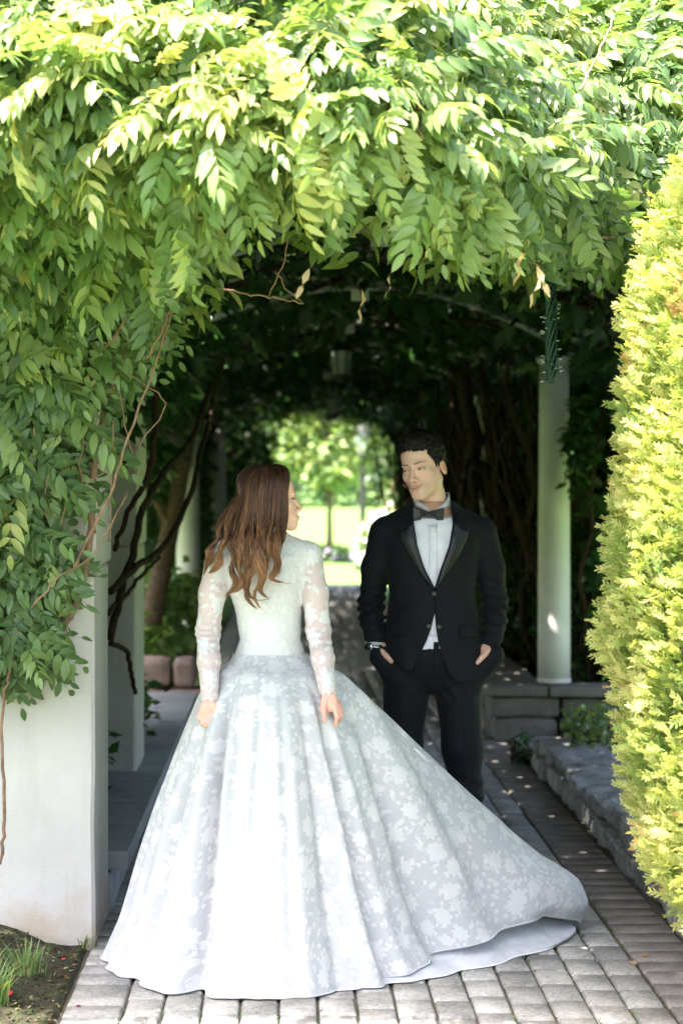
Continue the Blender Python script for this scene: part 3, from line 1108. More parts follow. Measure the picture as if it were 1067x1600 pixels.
# dry curled leaves caught in the fringe
for i, (px, py) in enumerate([(484, 418), (568, 452), (845, 430), (838, 415), (815, 395), (612, 420)]):
    q = at(px, py, 5.55)
    V = [(0.012 * math.sin(k) * (1 if sd else -1) * math.sin(math.pi * (k + .6) / 7), 0.006 * math.cos(k * 1.7), -0.016 * k) for k in range(7) for sd in (0, 1)]
    F = [(2 * k, 2 * k + 1, 2 * k + 3, 2 * k + 2) for k in range(6)]
    o = obj('dry_leaf', mesh(V, F), M['dry_leaf'], vine, True)
    o.location = q - vine.location
    o.rotation_euler = (0.3 * math.sin(i), 0.4 * math.cos(i * 2), i)

# ------------------------------------------------------------------ roof of the arbor: tangled vines and leaf cover
can = thing('wisteria_canopy', 'dark tangled wisteria roof and walls covering the long arbor', 'vine', (0.48, 7.2, 0))
g = np.random.default_rng(77)
NR = 86000
rx = g.uniform(-1.75, 2.75, NR)
ry = g.uniform(7.3, 33.6, NR)
ry = np.where((rx < 0.9) & (g.random(NR) < 0.05), g.uniform(6.6, 7.4, NR), ry)
over = np.maximum(0, np.abs(rx - 0.48) - 1.36)
rz = roof_z(rx) - over * 0.9 + 0.06 + 0.75 * g.random(NR) ** 1.2
rz = np.where(ry < 7.5, np.minimum(rz, 2.85), rz)
keepr = g.random(NR) < np.where(ry > 24, 0.75, 1.0)
Cr = np.stack([rx, ry, rz], 1)[keepr]
# right side wall of vines and outer left side beyond the column
NS = 32000
sx = 1.95 + 0.7 * g.random(NS); sy = g.uniform(13.2, 33.5, NS); sz = 0.3 + 2.3 * g.random(NS) ** 0.85
okr = (noise3(np.stack([sy * 0.6, sz * 1.2, sx], 1), 3) > -0.55)
Cs = np.stack([sx, sy, sz], 1)[okr]
NL = 20000
lx = -0.98 - 0.75 * g.random(NL); ly = g.uniform(8.0, 33.5, NL); lz = 0.5 + 2.1 * g.random(NL)
low_ = np.interp(ly, [8, 10, 14, 17, 20, 24, 33], [1.75, 1.6, 1.55, 1.75, 1.0, 0.35, 0.3]) + 0.25 * noise3(np.stack([ly * 1.2, lx, lz * 0], 1), 4)
Cl = np.stack([lx, ly, lz], 1)[lz > low_]
NG = 9000
Cg = np.stack([g.uniform(-2.3, -1.42, NG), g.uniform(7.4, 10.2, NG), g.uniform(0.25, 2.6, NG)], 1)  # leaf mass added left of the pillars to block light from that side
NT = 4200
Ct = np.stack([g.uniform(-1.05, -0.62, NT), g.uniform(8.3, 14.5, NT), 0 * g.random(NT)], 1)
Ct[:, 2] = 2.5 - (0.25 + 0.75 * (-0.6 - Ct[:, 0]) / 0.45) * g.random(NT) ** 1.3
NM = 2600
Cm = np.stack([g.uniform(-1.1, -0.25, NM), g.uniform(28, 33.4, NM), g.uniform(0.1, 2.5, NM)], 1)
allc = np.concatenate([Cr, Cs, Cl, Cg, Ct, Cm])
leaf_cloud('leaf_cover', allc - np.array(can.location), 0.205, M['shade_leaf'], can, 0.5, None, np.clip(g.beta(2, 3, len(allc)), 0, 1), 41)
# ragged fringe around the far mouth of the arbor
NE = 1500
a = g.uniform(0, math.pi, NE)
ex = 0.55 + (1.5 - 0.55 * g.random(NE) ** 2) * np.cos(a)
ez = 1.1 + (1.75 - 0.75 * g.random(NE) ** 2.5) * np.sin(a)
ey = g.uniform(31.0, 34.5, NE)
leaf_cloud('mouth_fringe', np.stack([ex, ey, ez], 1)[ez > 1.35] - np.array(can.location), 0.12, M['wisteria_leaf'], can, 0.4, None, None, 43)
# branches under the roof, long and crossing
bm_ = MB()
gg = random.Random(5)
for i in range(430):
    y0 = 7.2 + 26 * gg.random() ** 1.4
    x0 = gg.uniform(-1.1, 1.95)
    x1 = min(2.1, max(-1.2, x0 + gg.gauss(0, 0.9)))
    y1 = y0 + gg.uniform(0.5, 3.5)
    P = wander((x0, y0, 0), (x1, y1, 0), 10, 0.20, i)
    P[:, 2] = roof_z(P[:, 0]) - 0.02 + 0.16 * gg.random() + np.random.default_rng(i).normal(0, 0.03, 10)
    r = gg.choice((0.006, 0.008, 0.011, 0.016))
    bm_.tube(P - np.array(can.location), np.linspace(r, r * 0.7, 10), 4, False)
for i in range(210):
    y0 = 13.3 + 19 * gg.random() ** 1.3
    x0 = gg.uniform(1.72, 2.2)
    P = wander((x0, y0, gg.uniform(0.2, 0.6)), (x0 - gg.uniform(-0.1, 0.6), y0 + gg.gauss(0, 0.8), gg.uniform(2.2, 2.7)), 11, 0.16, 900 + i)
    P[:, 2] = np.minimum(P[:, 2], roof_z(P[:, 0]) + 0.05)
    r = gg.choice((0.006, 0.010, 0.016, 0.026))
    bm_.tube(P - np.array(can.location), np.linspace(r * 1.3, r * 0.6, 11), 5, False)
for i in range(150):
    y0 = 8.2 + 22 * gg.random() ** 1.3
    x0 = gg.uniform(-1.35, -0.92)
    z0 = gg.uniform(1.5, 2.1)
    P = wander((x0, y0, z0), (x0 + gg.uniform(0.0, 0.5), y0 + gg.gauss(0, 1.2), gg.uniform(2.3, 2.65)), 10, 0.15, 1900 + i)
    r = gg.choice((0.005, 0.008, 0.012, 0.018))
    bm_.tube(P - np.array(can.location), np.linspace(r * 1.2, r * 0.6, 10), 4, False)
kind(bm_.build('branch_tangle', M['bark_dark'], can, True), 'stuff')
# main vine limbs one can follow on the left
for pts, r in (([(172, 1000, 9.3), (195, 905, 9.3), (225, 790, 9.2), (262, 730, 9.4), (300, 690, 10), (330, 600, 10.5)], 0.020),
               ([(172, 925, 9.0), (215, 885, 9.2), (262, 850, 9.6), (300, 770, 10.2), (318, 690, 10.8), (350, 560, 11)], 0.018),
               ([(170, 960, 9.2), (200, 925, 9.4), (222, 900, 9.5), (250, 870, 9.8)], 0.012),
               ([(172, 1005, 9.3), (200, 1015, 9.4), (206, 1060, 9.5), (212, 1085, 9.5)], 0.014),
               ([(240, 600, 8.6), (245, 660, 8.6), (235, 740, 8.6), (200, 800, 8.7), (180, 860, 8.8)], 0.016)):
    stem(pts, 9, r, r * 0.7, 'bark_dark', 'limb', can, 7)

tr = thing('vine_trunk', 'thick leaning vine trunk between the left pillar and the round column', 'trunk', tuple(at(240, 960, 14.9)))
stem([(238, 975, 14.9), (250, 900, 14.9), (268, 820, 14.9), (283, 740, 14.8), (300, 650, 14.6), (330, 560, 14.4)], 14.9, 0.085, 0.05, 'bark', 'trunk', tr, 10)
stem([(268, 820, 14.9), (240, 770, 14.8), (215, 700, 14.6)], 14.9, 0.05, 0.03, 'bark', 'limb', tr, 8)
tr2 = thing('vine_trunk', 'twisted dark vine trunk behind the groom on the right', 'trunk', (1.6, 16.2, 0.2))
for k, (dx, dr) in enumerate(((0, 0.07), (0.14, 0.05), (-0.10, 0.045))):
    P = wander((1.72 + dx, 16.4 + dx, 0.2), (1.42 + dx, 16.0, 2.6), 14, 0.18, 61 + k)
    MB().tube(P - np.array(tr2.location), np.linspace(dr, dr * 0.7, 14), 8).build('limb', M['bark_dark'], tr2, True)

# ------------------------------------------------------------------ shrubs
def shrub(name, label, c, r, n, size, mat, seed, group=None, lumps=0.35, tint=None, stems=True):
    t = thing(name, label, 'shrub', (c[0], c[1], c[2] - r[2]), group)
    Pp = blob_points(n, c, r, seed, 0.25, lumps)
    Pp = Pp[Pp[:, 2] > c[2] - r[2] * 0.95]
    leaf_cloud('foliage', Pp - np.array(t.location), size, M[mat], t, 0.6, None, tint, seed)
    if stems:
        b = MB()
        g = random.Random(seed)
        for i in range(7):
            p1 = blob_points(1, c, np.asarray(r) * 0.8, seed + i)[0]
            b.tube(wander((c[0] + g.uniform(-.05, .05), c[1], c[2] - r[2] - 0.02), p1, 6, 0.08, i) - np.array(t.location), np.linspace(0.009, 0.004, 6), 4)
        b.build('stems', M['bark_dark'], t)
    return t


shrub('ground_cover', 'bright green leafy ground cover in front of the left round column', (-0.95, 15.6, 0.62), (0.42, 0.75, 0.42), 1500, 0.13, 'tree_leaf', 51, None, 0.3, np.random.default_rng(1).uniform(0, .45, 1500)[:0] if False else None)
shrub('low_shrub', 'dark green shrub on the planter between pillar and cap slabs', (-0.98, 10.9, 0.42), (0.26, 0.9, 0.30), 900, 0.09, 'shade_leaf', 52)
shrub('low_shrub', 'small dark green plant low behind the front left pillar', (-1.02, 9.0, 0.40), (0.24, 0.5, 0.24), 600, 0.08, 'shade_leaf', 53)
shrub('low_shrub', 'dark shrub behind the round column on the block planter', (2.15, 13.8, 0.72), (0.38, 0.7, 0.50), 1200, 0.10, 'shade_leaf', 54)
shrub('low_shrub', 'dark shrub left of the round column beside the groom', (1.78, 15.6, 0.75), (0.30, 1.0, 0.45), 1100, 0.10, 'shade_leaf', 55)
shrub('ivy_spray', 'dark green ivy hanging beside the top of the right round column', tuple(at(905, 700, 12.6)), (0.10, 0.12, 0.36), 330, 0.075, 'shade_leaf', 56)
shrub('small_weed', 'small leafy weed growing over the end of the low stone wall', (1.74, 11.3, 0.26), (0.16, 0.28, 0.16), 380, 0.055, 'wisteria_leaf', 57)
shrub('small_weed', 'thin weed in the corner of paving and block planter', (1.40, 11.7, 0.10), (0.07, 0.30, 0.10), 120, 0.045, 'shade_leaf', 58)
for i, (x, y, z, r, lab) in enumerate([(-2.9, 19, 1.2, (1.1, 2.5, 1.3), 'green garden bush seen between trunk and round column'), (-2.2, 27, 1.5, (0.9, 4, 1.6), 'tall green bush outside the left of the arbor far back'),
                                       (-3.4, 11.5, 1.3, (0.9, 1.5, 1.3), 'green bush outside the arbor left of the second pillar')]):
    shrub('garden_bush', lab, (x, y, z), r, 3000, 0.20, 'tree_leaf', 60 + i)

# ------------------------------------------------------------------ golden arborvitae at the right
hed = thing('golden_arborvitae', 'tall golden yellow arborvitae hedge bush at the right edge', 'shrub', (1.80, 5.95, 0))
g = np.random.default_rng(5)


def spray(seed):
    """flat fan of scaly branchlets (tris)"""
    g = random.Random(seed)
    V, F = [], []
    def frond(o, d, L, w, lv):
        d = d / np.linalg.norm(d)
        sd = np.cross(d, (0, 0, 1.0)); sd = sd / (np.linalg.norm(sd) + 1e-9)
        k = len(V)
        V.extend([o - sd * w * 0.35, o + sd * w * 0.35, o + d * L * 0.6 + sd * w * 0.55 + np.array((0, 0, 0.1 * w)), o + d * L, o + d * L * 0.6 - sd * w * 0.55])
        F.extend([(k, k + 1, k + 2), (k, k + 2, k + 4), (k + 4, k + 2, k + 3)])
        if lv:
            for i in range(4):
                s = 0.25 + 0.2 * i
                for q in (-1, 1):
                    a = q * R(g.uniform(30, 52))
                    dd = d * math.cos(a) + sd * math.sin(a) + np.array((0, 0, g.uniform(-.25, .25)))
                    frond(o + d * L * s, dd, L * g.uniform(0.34, 0.5) * (1.1 - 0.5 * s), w * 0.9, lv - 1)
    frond(np.zeros(3), np.array((1.0, 0, 0.05)), 1.0, 0.11, 1)
    return np.array(V), np.array(F)


def hedge_r(z, th):
    base = np.interp(z, [0.15, 0.35, 0.7, 1.2, 1.7, 2.1, 2.5, 2.85, 3.1], [0.42, 0.68, 0.85, 0.87, 0.86, 0.80, 0.69, 0.54, 0.1])
    return base * (1 + 0.09 * noise3(np.stack([np.cos(th) * 2.4, np.sin(th) * 2.4, z * 2.6], -1), 2) + 0.05 * noise3(np.stack([np.cos(th) * 6, np.sin(th) * 6, z * 7], -1), 6))


SP = [spray(i) for i in range(4)]
NH = 28000
hz = g.uniform(0.16, 3.05, NH)
th = np.where(g.random(NH) < 0.82, g.uniform(R(150), R(330), NH), g.uniform(0, 2 * math.pi, NH))
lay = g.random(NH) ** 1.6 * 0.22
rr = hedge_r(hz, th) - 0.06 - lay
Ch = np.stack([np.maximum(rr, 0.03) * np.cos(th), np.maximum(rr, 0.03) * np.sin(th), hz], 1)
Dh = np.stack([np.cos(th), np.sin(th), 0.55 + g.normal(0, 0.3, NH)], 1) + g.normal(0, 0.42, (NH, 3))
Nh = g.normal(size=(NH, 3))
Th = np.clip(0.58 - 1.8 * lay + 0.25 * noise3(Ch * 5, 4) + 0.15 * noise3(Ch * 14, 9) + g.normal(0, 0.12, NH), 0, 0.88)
Th = np.where((noise3(Ch * 3.3, 21) > 0.62) & (g.random(NH) < 0.35), 1.2, Th)
Vs, Fs, Ts, nb = [], [], [], 0
vi = g.integers(0, 4, NH)
for k in range(4):
    s = vi == k
    tv, tf = SP[k]
    m_ = int(s.sum())
    Rm = basis(Dh[s], Nh[s])
    Vs.append((np.einsum('nij,kj->nki', Rm, tv) * g.uniform(0.038, 0.070, m_)[:, None, None] + Ch[s][:, None]).reshape(-1, 3))
    Fs.append((tf[None] + (np.arange(m_) * len(tv))[:, None, None]).reshape(-1, 3) + nb)
    tipw = np.clip(tv[:, 0], 0, 1)
    Ts.append(np.clip(Th[s][:, None] + 0.28 * (tipw[None] - 0.5), 0, 1).ravel())
    nb += m_ * len(tv)
me = mesh(np.concatenate(Vs), np.concatenate(Fs).astype(np.int32))
Ts = np.concatenate(Ts)
vcol(me, 'tint', np.stack([Ts] * 3, 1))
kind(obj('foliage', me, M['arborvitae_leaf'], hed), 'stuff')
MB().tube([(0, 0, 0), (0.02, 0, 0.6), (0, 0.02, 1.4), (0, 0, 2.6)], [0.07, 0.06, 0.04, 0.015], 8).build('trunk', M['bark'], hed, True)
b = MB()
for i in range(60):
    z = random.uniform(0.3, 2.5); a = random.uniform(0, 6.28)
    r = float(hedge_r(np.array([z + .15]), np.array([a]))[0]) - 0.12
    b.tube([(0, 0, z - 0.15), (0.5 * r * math.cos(a), 0.5 * r * math.sin(a), z), (r * math.cos(a), r * math.sin(a), z + 0.2)], [0.014, 0.01, 0.005], 4)
b.build('branches', M['twig'], hed)

# ------------------------------------------------------------------ garden beyond the arbor
def tree(x, y, h, cr, label, seed, mat='tree_leaf', n=2600, leaf=0.42, trunk=0.14, base=0.3):
    t = thing('garden_tree', label, 'tree', (x, y, float(lawn_z(y))), 'trees beyond the arbor')
    g = np.random.default_rng(seed)
    zc = h * (base + 1) / 2
    MB().tube(wander((0, 0, -0.1), (g.normal(0, .2), g.normal(0, .2), h * 0.85), 9, 0.12, seed), np.linspace(trunk, trunk * 0.25, 9), 8).build('trunk', M['bark'], t, True)
    pts = []
    b = MB()
    for k in range(16):
        u = unit(g.normal(size=3))
        c = np.array((0, 0, zc)) + u * np.array((cr * 0.62, cr * 0.62, h * (1 - base) * 0.33))
        pts.append(blob_points(n // 16, c, np.array((cr, cr, cr)) * g.uniform(0.34, 0.52), seed + k, 0.3, 0.4))
        b.tube(wander((0, 0, h * base * g.uniform(0.8, 1.5)), c, 6, 0.1, seed + k), np.linspace(trunk * 0.45, 0.02, 6), 5)
    b.build('limbs', M['bark'], t)
    Pp = np.concatenate(pts)
    leaf_cloud('crown', Pp, leaf, M[mat], t, 0.5, None, np.clip(g.beta(2.5, 2.2, len(Pp)) + 0.1, 0, 1), seed)
    return t


for i, (x, y, h, cr, base, lab) in enumerate([
        (0.95, 44, 3.9, 1.35, 0.42, 'slender young tree with a thin trunk on the lawn beyond the arbor'),
        (-1.6, 68, 7.0, 2.8, 0.16, 'round pale green tree beyond the lawn, left in the arbor opening'),
        (4.6, 70, 6.5, 2.6, 0.16, 'light green tree right of the lamp post beyond the lawn'),
        (1.6, 82, 9.0, 4.0, 0.15, 'broad tree far behind the young tree in the opening'),
        (-6.5, 76, 9.0, 3.8, 0.15, 'large tree behind the arbor at left'),
        (9.0, 80, 9.0, 3.8, 0.15, 'large tree behind the arbor at right'),
        (-9.0, 46, 7.5, 3.2, 0.2, 'green tree on the lawn outside the left of the arbor'),
        (-14.0, 70, 10, 4.2, 0.15, 'distant tree far to the left of the arbor')]):
    tree(x, y, h, cr, lab, 200 + i * 20, base=base, leaf=0.3 if i == 0 else 0.42, trunk=0.08 if i == 0 else 0.16)
for k, (x0, x1, y, h, lab) in enumerate([(-9, 9.5, 64.5, 1.15, 'low dark hedge along the back of the lawn')]):
    n = 9000
    g = np.random.default_rng(300 + k)
    Pp = np.stack([g.uniform(x0, x1, n), y + g.uniform(-.8, .8, n), g.uniform(0, h, n) * (1 + 0.2 * g.random(n))], 1)
    t = thing('back_hedge', lab, 'hedge', ((x0 + x1) / 2, y, 0))
    Pp[:, 2] += lawn_z(y)
    leaf_cloud('foliage', Pp - np.array(t.location), 0.2, M['shade_leaf'], t, 0.5, None, g.beta(2, 2, n) * 0.7, 9)

lp = thing('lamp_post', 'dark lamp post standing on the lawn beyond the arbor', 'lamp post', (1.60, 41.0, -0.06))
MB().lathe([(0.16, 0), (0.16, 0.12), (0.09, 0.3), (0.07, 0.5), (0.055, 2.35), (0.10, 2.42)], n=12).build('post', M['iron'], lp, True)
MB().lathe([(0.10, 2.45), (0.17, 2.75), (0.15, 2.82)], n=8).build('lamp_glass', M['bulb_clear'], lp)
MB().lathe([(0.19, 2.82), (0.12, 2.93), (0.03, 3.02)], n=8).build('cap', M['iron'], lp)


def flower_bush(c, r, n, cols, label, seed):
    t = shrub('flowering_bush', label, c, r, 900, 0.16, 'tree_leaf', seed, 'flowering bushes beyond the arbor')
    g = np.random.default_rng(seed)
    Pp = blob_points(n, c, np.asarray(r) * 1.05, seed + 2, 0.8, 0.3)
    for k, mname in enumerate(cols):
        b = MB()
        for q in Pp[k::len(cols)]:
            s = g.uniform(0.05, 0.11)
            u = unit(g.normal(size=3))
            V = [q - np.array(t.location) + s * np.array(d) for d in ((1, 0, 0), (-1, 0, 0), (0, 1, 0), (0, -1, 0), (0, 0, .7), (0, 0, -.7))]
            b.add(V, [(0, 2, 4), (2, 1, 4), (1, 3, 4), (3, 0, 4), (2, 0, 5), (1, 2, 5), (3, 1, 5), (0, 3, 5)])
        kind(b.build('blossoms', M[mname], t, True), 'stuff')


mat_flat('flower_white', (0.82, 0.80, 0.74), 0.7, 0.2)
mat_flat('flower_pink', (0.80, 0.30, 0.20), 0.7, 0.2)
mat_flat('flower_lilac', (0.45, 0.30, 0.55), 0.7, 0.2)
flower_bush((1.80, 37.3, 0.62), (0.42, 0.5, 0.5), 130, ['flower_white'], 'low white flowering bush beside the path end', 401)
flower_bush((2.55, 39.5, 1.15), (0.7, 0.8, 0.85), 110, ['flower_white', 'flower_pink'], 'tall bush with white and orange pink blossoms at the arbor end', 402)
flower_bush((0.72, 44.2, 0.18), (0.9, 0.5, 0.25), 60, ['flower_lilac', 'flower_white'], 'small lilac flower bed around the young tree', 403)

# ------------------------------------------------------------------ distance-field modelling for bodies and clothes
def s_ell(P, c, r):
    q = (P - np.asarray(c, np.float32)) / np.asarray(r, np.float32)
    k0 = np.sqrt((q * q).sum(-1)) + 1e-6
    q2 = q / np.asarray(r, np.float32)
    k1 = np.sqrt((q2 * q2).sum(-1)) + 1e-6
    return k0 * (k0 - 1) / k1


def s_cone(P, a, b, ra, rb):
    a = np.asarray(a, np.float32); b = np.asarray(b, np.float32)
    ab = b - a
    t = np.clip(((P - a) @ ab) / float(ab @ ab), 0, 1)
    d = P - a - t[..., None] * ab
    return np.sqrt((d * d).sum(-1)) - (ra + (rb - ra) * t)


def s_chain(P, pts, rad, k=0.004):
    d = None
    for i in range(len(pts) - 1):
        e = s_cone(P, pts[i], pts[i + 1], rad[i], rad[i + 1])
        d = e if d is None else su(d, e, k)
    return d


def su(a, b, k):
    h = np.clip(0.5 + 0.5 * (b - a) / k, 0, 1)
    return b + (a - b) * h - k * h * (1 - h)


def ss(a, b, k):
    """a minus b, smooth"""
    return -su(-a, b, k)


def s_tab(P, zt, at_, bt, cxt=None, cyt=None, p=2.0):
    """upright body of varying elliptical section"""
    z = P[..., 2]
    a = np.interp(z, zt, at_); b = np.interp(z, zt, bt)
    cx = np.interp(z, zt, cxt) if cxt is not None else 0
    cy = np.interp(z, zt, cyt) if cyt is not None else 0
    q = ((np.abs(P[..., 0] - cx) / a) ** p + (np.abs(P[..., 1] - cy) / b) ** p) ** (1 / p)
    d = (q - 1) * np.minimum(a, b)
    return np.maximum(d, np.maximum(zt[0] - z, z - zt[-1]))


def nets(fn, lo, hi, h):
    """mesh of fn<0 inside the box (surface nets)"""
    lo = np.asarray(lo, float); hi = np.asarray(hi, float)
    K = 8
    nbk = np.ceil(((hi - lo) / h + 1) / K).astype(int)
    n = nbk * K
    # coarse look: only blocks near the surface are sampled finely
    cc = [lo[i] + h * (K * np.arange(nbk[i]) + (K - 1) / 2) for i in range(3)]
    Xc, Yc, Zc = np.meshgrid(*cc, indexing='ij')
    dc = fn(np.stack([Xc, Yc, Zc], -1).astype(np.float32))
    actb = np.abs(dc) < h * K * 0.87 * 1.7 + 0.006
    Dm = np.repeat(np.repeat(np.repeat(np.where(dc < 0, -1.0, 1.0).astype(np.float32), K, 0), K, 1), K, 2)
    bi = np.argwhere(actb)
    off = np.stack(np.meshgrid(*[np.arange(K)] * 3, indexing='ij'), -1).reshape(-1, 3)
    for i in range(0, len(bi), 700):
        ij = (bi[i:i + 700, None, :] * K + off[None]).reshape(-1, 3)
        Dm[tuple(ij.T)] = fn((lo + ij * h).astype(np.float32))
    m = n - 1
    acc = np.zeros((*m, 3), np.float32)
    cnt = np.zeros(m, np.float32)
    def sl(o):
        return tuple(slice(o[i], o[i] + m[i]) for i in range(3))
    for axis in range(3):
        o1, o2 = [(1, 2), (0, 2), (0, 1)][axis]
        for u in (0, 1):
            for v in (0, 1):
                a = [0, 0, 0]; a[o1] = u; a[o2] = v
                b = list(a); b[axis] = 1
                da, db = Dm[sl(a)], Dm[sl(b)]
                cr = (da < 0) != (db < 0)
                t = np.where(cr, da / np.where(cr, da - db, 1), 0)
                for k in range(3):
                    acc[..., k] += np.where(cr, a[k] + (t if k == axis else 0), 0)
                cnt += cr
    act = cnt > 0
    idx = np.full(m, -1, np.int64)
    idx[act] = np.arange(int(act.sum()))
    ii = np.argwhere(act)
    V = (ii + acc[act] / cnt[act][:, None]) * h + lo
    Fs = []
    for axis in range(3):
        o1, o2 = [(1, 2), (2, 0), (0, 1)][axis]
        a = Dm[1:-1, 1:-1, 1:-1] if False else None
        s0 = [slice(1, m[i]) for i in range(3)]
        s0[axis] = slice(0, m[axis])
        s1 = list(s0)
        s1[axis] = slice(1, m[axis] + 1)
        A, B = Dm[tuple(s0)] < 0, Dm[tuple(s1)] < 0
        cr = np.argwhere(A != B)
        if not len(cr):
            continue
        base = cr + np.array([0 if i == axis else 1 for i in range(3)])
        e1 = np.zeros(3, int); e1[o1] = 1
        e2 = np.zeros(3, int); e2[o2] = 1
        q = [base - e1 - e2, base - e2, base, base - e1]
        F = np.stack([idx[tuple(c.T)] for c in q], 1)
        flip = ~A[tuple(cr.T)]
        F[flip] = F[flip][:, ::-1]
        Fs.append(F)
    F = np.concatenate(Fs)
    F = F[(F >= 0).all(1)]
    return V, F


def rot(yaw=0, pitch=0, roll=0):
    """face looks along -Y; yaw>0 turns it to image right, pitch>0 nods down, roll>0 leans the crown to image right"""
    return np.array(Matrix.Rotation(R(yaw), 3, 'Z') @ Matrix.Rotation(R(roll), 3, 'Y') @ Matrix.Rotation(R(pitch), 3, 'X'))


def head_sdf(P, f):
    """f: 0 man, 1 woman"""
    x = np.abs(P[..., 0])
    S = np.stack([x, P[..., 1], P[..., 2]], -1)
    d = s_ell(P, (0, 0.016, 0.036), (0.073, 0.092, 0.086))
    d = su(d, s_ell(P, (0, -0.022, -0.026), (0.058 - 0.003 * f, 0.068, 0.082)), 0.03)
    d = su(d, s_cone(S, (0.047 - 0.005 * f, 0.0, -0.050), (0.013 - 0.004 * f, -0.070, -0.096 + 0.004 * f), 0.023 - 0.003 * f, 0.019 - 0.003 * f), 0.022)
    d = su(d, s_ell(P, (0, -0.080, -0.098 + 0.004 * f), (0.019 - 0.004 * f, 0.015, 0.015)), 0.016)
    d = su(d, s_ell(S, (0.040, -0.053, -0.022), (0.020, 0.019, 0.016)), 0.024)
    d = su(d, s_ell(P, (0, -0.046, 0.052), (0.050, 0.038, 0.034)), 0.03)
    d = su(d, s_ell(P, (0, -0.078, 0.021), (0.047, 0.015 - 0.003 * f, 0.010)), 0.016)
    d = ss(d, s_ell(S, (0.031, -0.099, 0.002), (0.018, 0.014, 0.011)), 0.012)
    d = su(d, s_ell(S, (0.031, -0.0755, 0.0), (0.0145, 0.0115, 0.0105)), 0.004)
    tip = (0, -0.1130 + 0.003 * f, -0.034 + 0.003 * f)
    d = su(d, s_cone(P, (0, -0.088, 0.010), tip, 0.0075, 0.0095 - 0.001 * f), 0.012)
    d = su(d, s_ell(P, tip, (0.0105, 0.0095, 0.009)), 0.005)
    d = su(d, s_ell(S, (0.0125 - 0.001 * f, -0.099, -0.0385), (0.0075, 0.0105, 0.0075)), 0.006)
    d = su(d, s_ell(P, (0, -0.078, -0.066), (0.032, 0.022, 0.022)), 0.018)
    zz = P[..., 2] - 8.0 * x * x
    L = np.stack([P[..., 0], P[..., 1] - 6 * x * x, zz], -1)
    d = su(d, s_ell(L, (0, -0.0990, -0.0630), (0.0260, 0.0070, 0.0042)), 0.004)
    d = su(d, s_ell(L, (0, -0.0980, -0.0720), (0.0225, 0.0078, 0.0054 + 0.0008 * f)), 0.004)
    d = ss(d, s_ell(L, (0, -0.106, -0.0673), (0.0270, 0.010, 0.0009)), 0.0022)
    # ears
    e = s_ell(S - np.stack([0 * x, (P[..., 2] + 0.01) * -0.25, 0 * x], -1), (0.0765, 0.014, -0.010), (0.0085, 0.0185, 0.031))
    e = ss(e, s_ell(S, (0.087, 0.011, -0.008), (0.009, 0.011, 0.017)), 0.005)
    d = su(d, e, 0.005)
    # neck
    d = su(d, s_cone(P, (0, 0.016, -0.07), (0, 0.040, -0.20), 0.053 - 0.008 * f, 0.056 - 0.008 * f), 0.022)
    return d


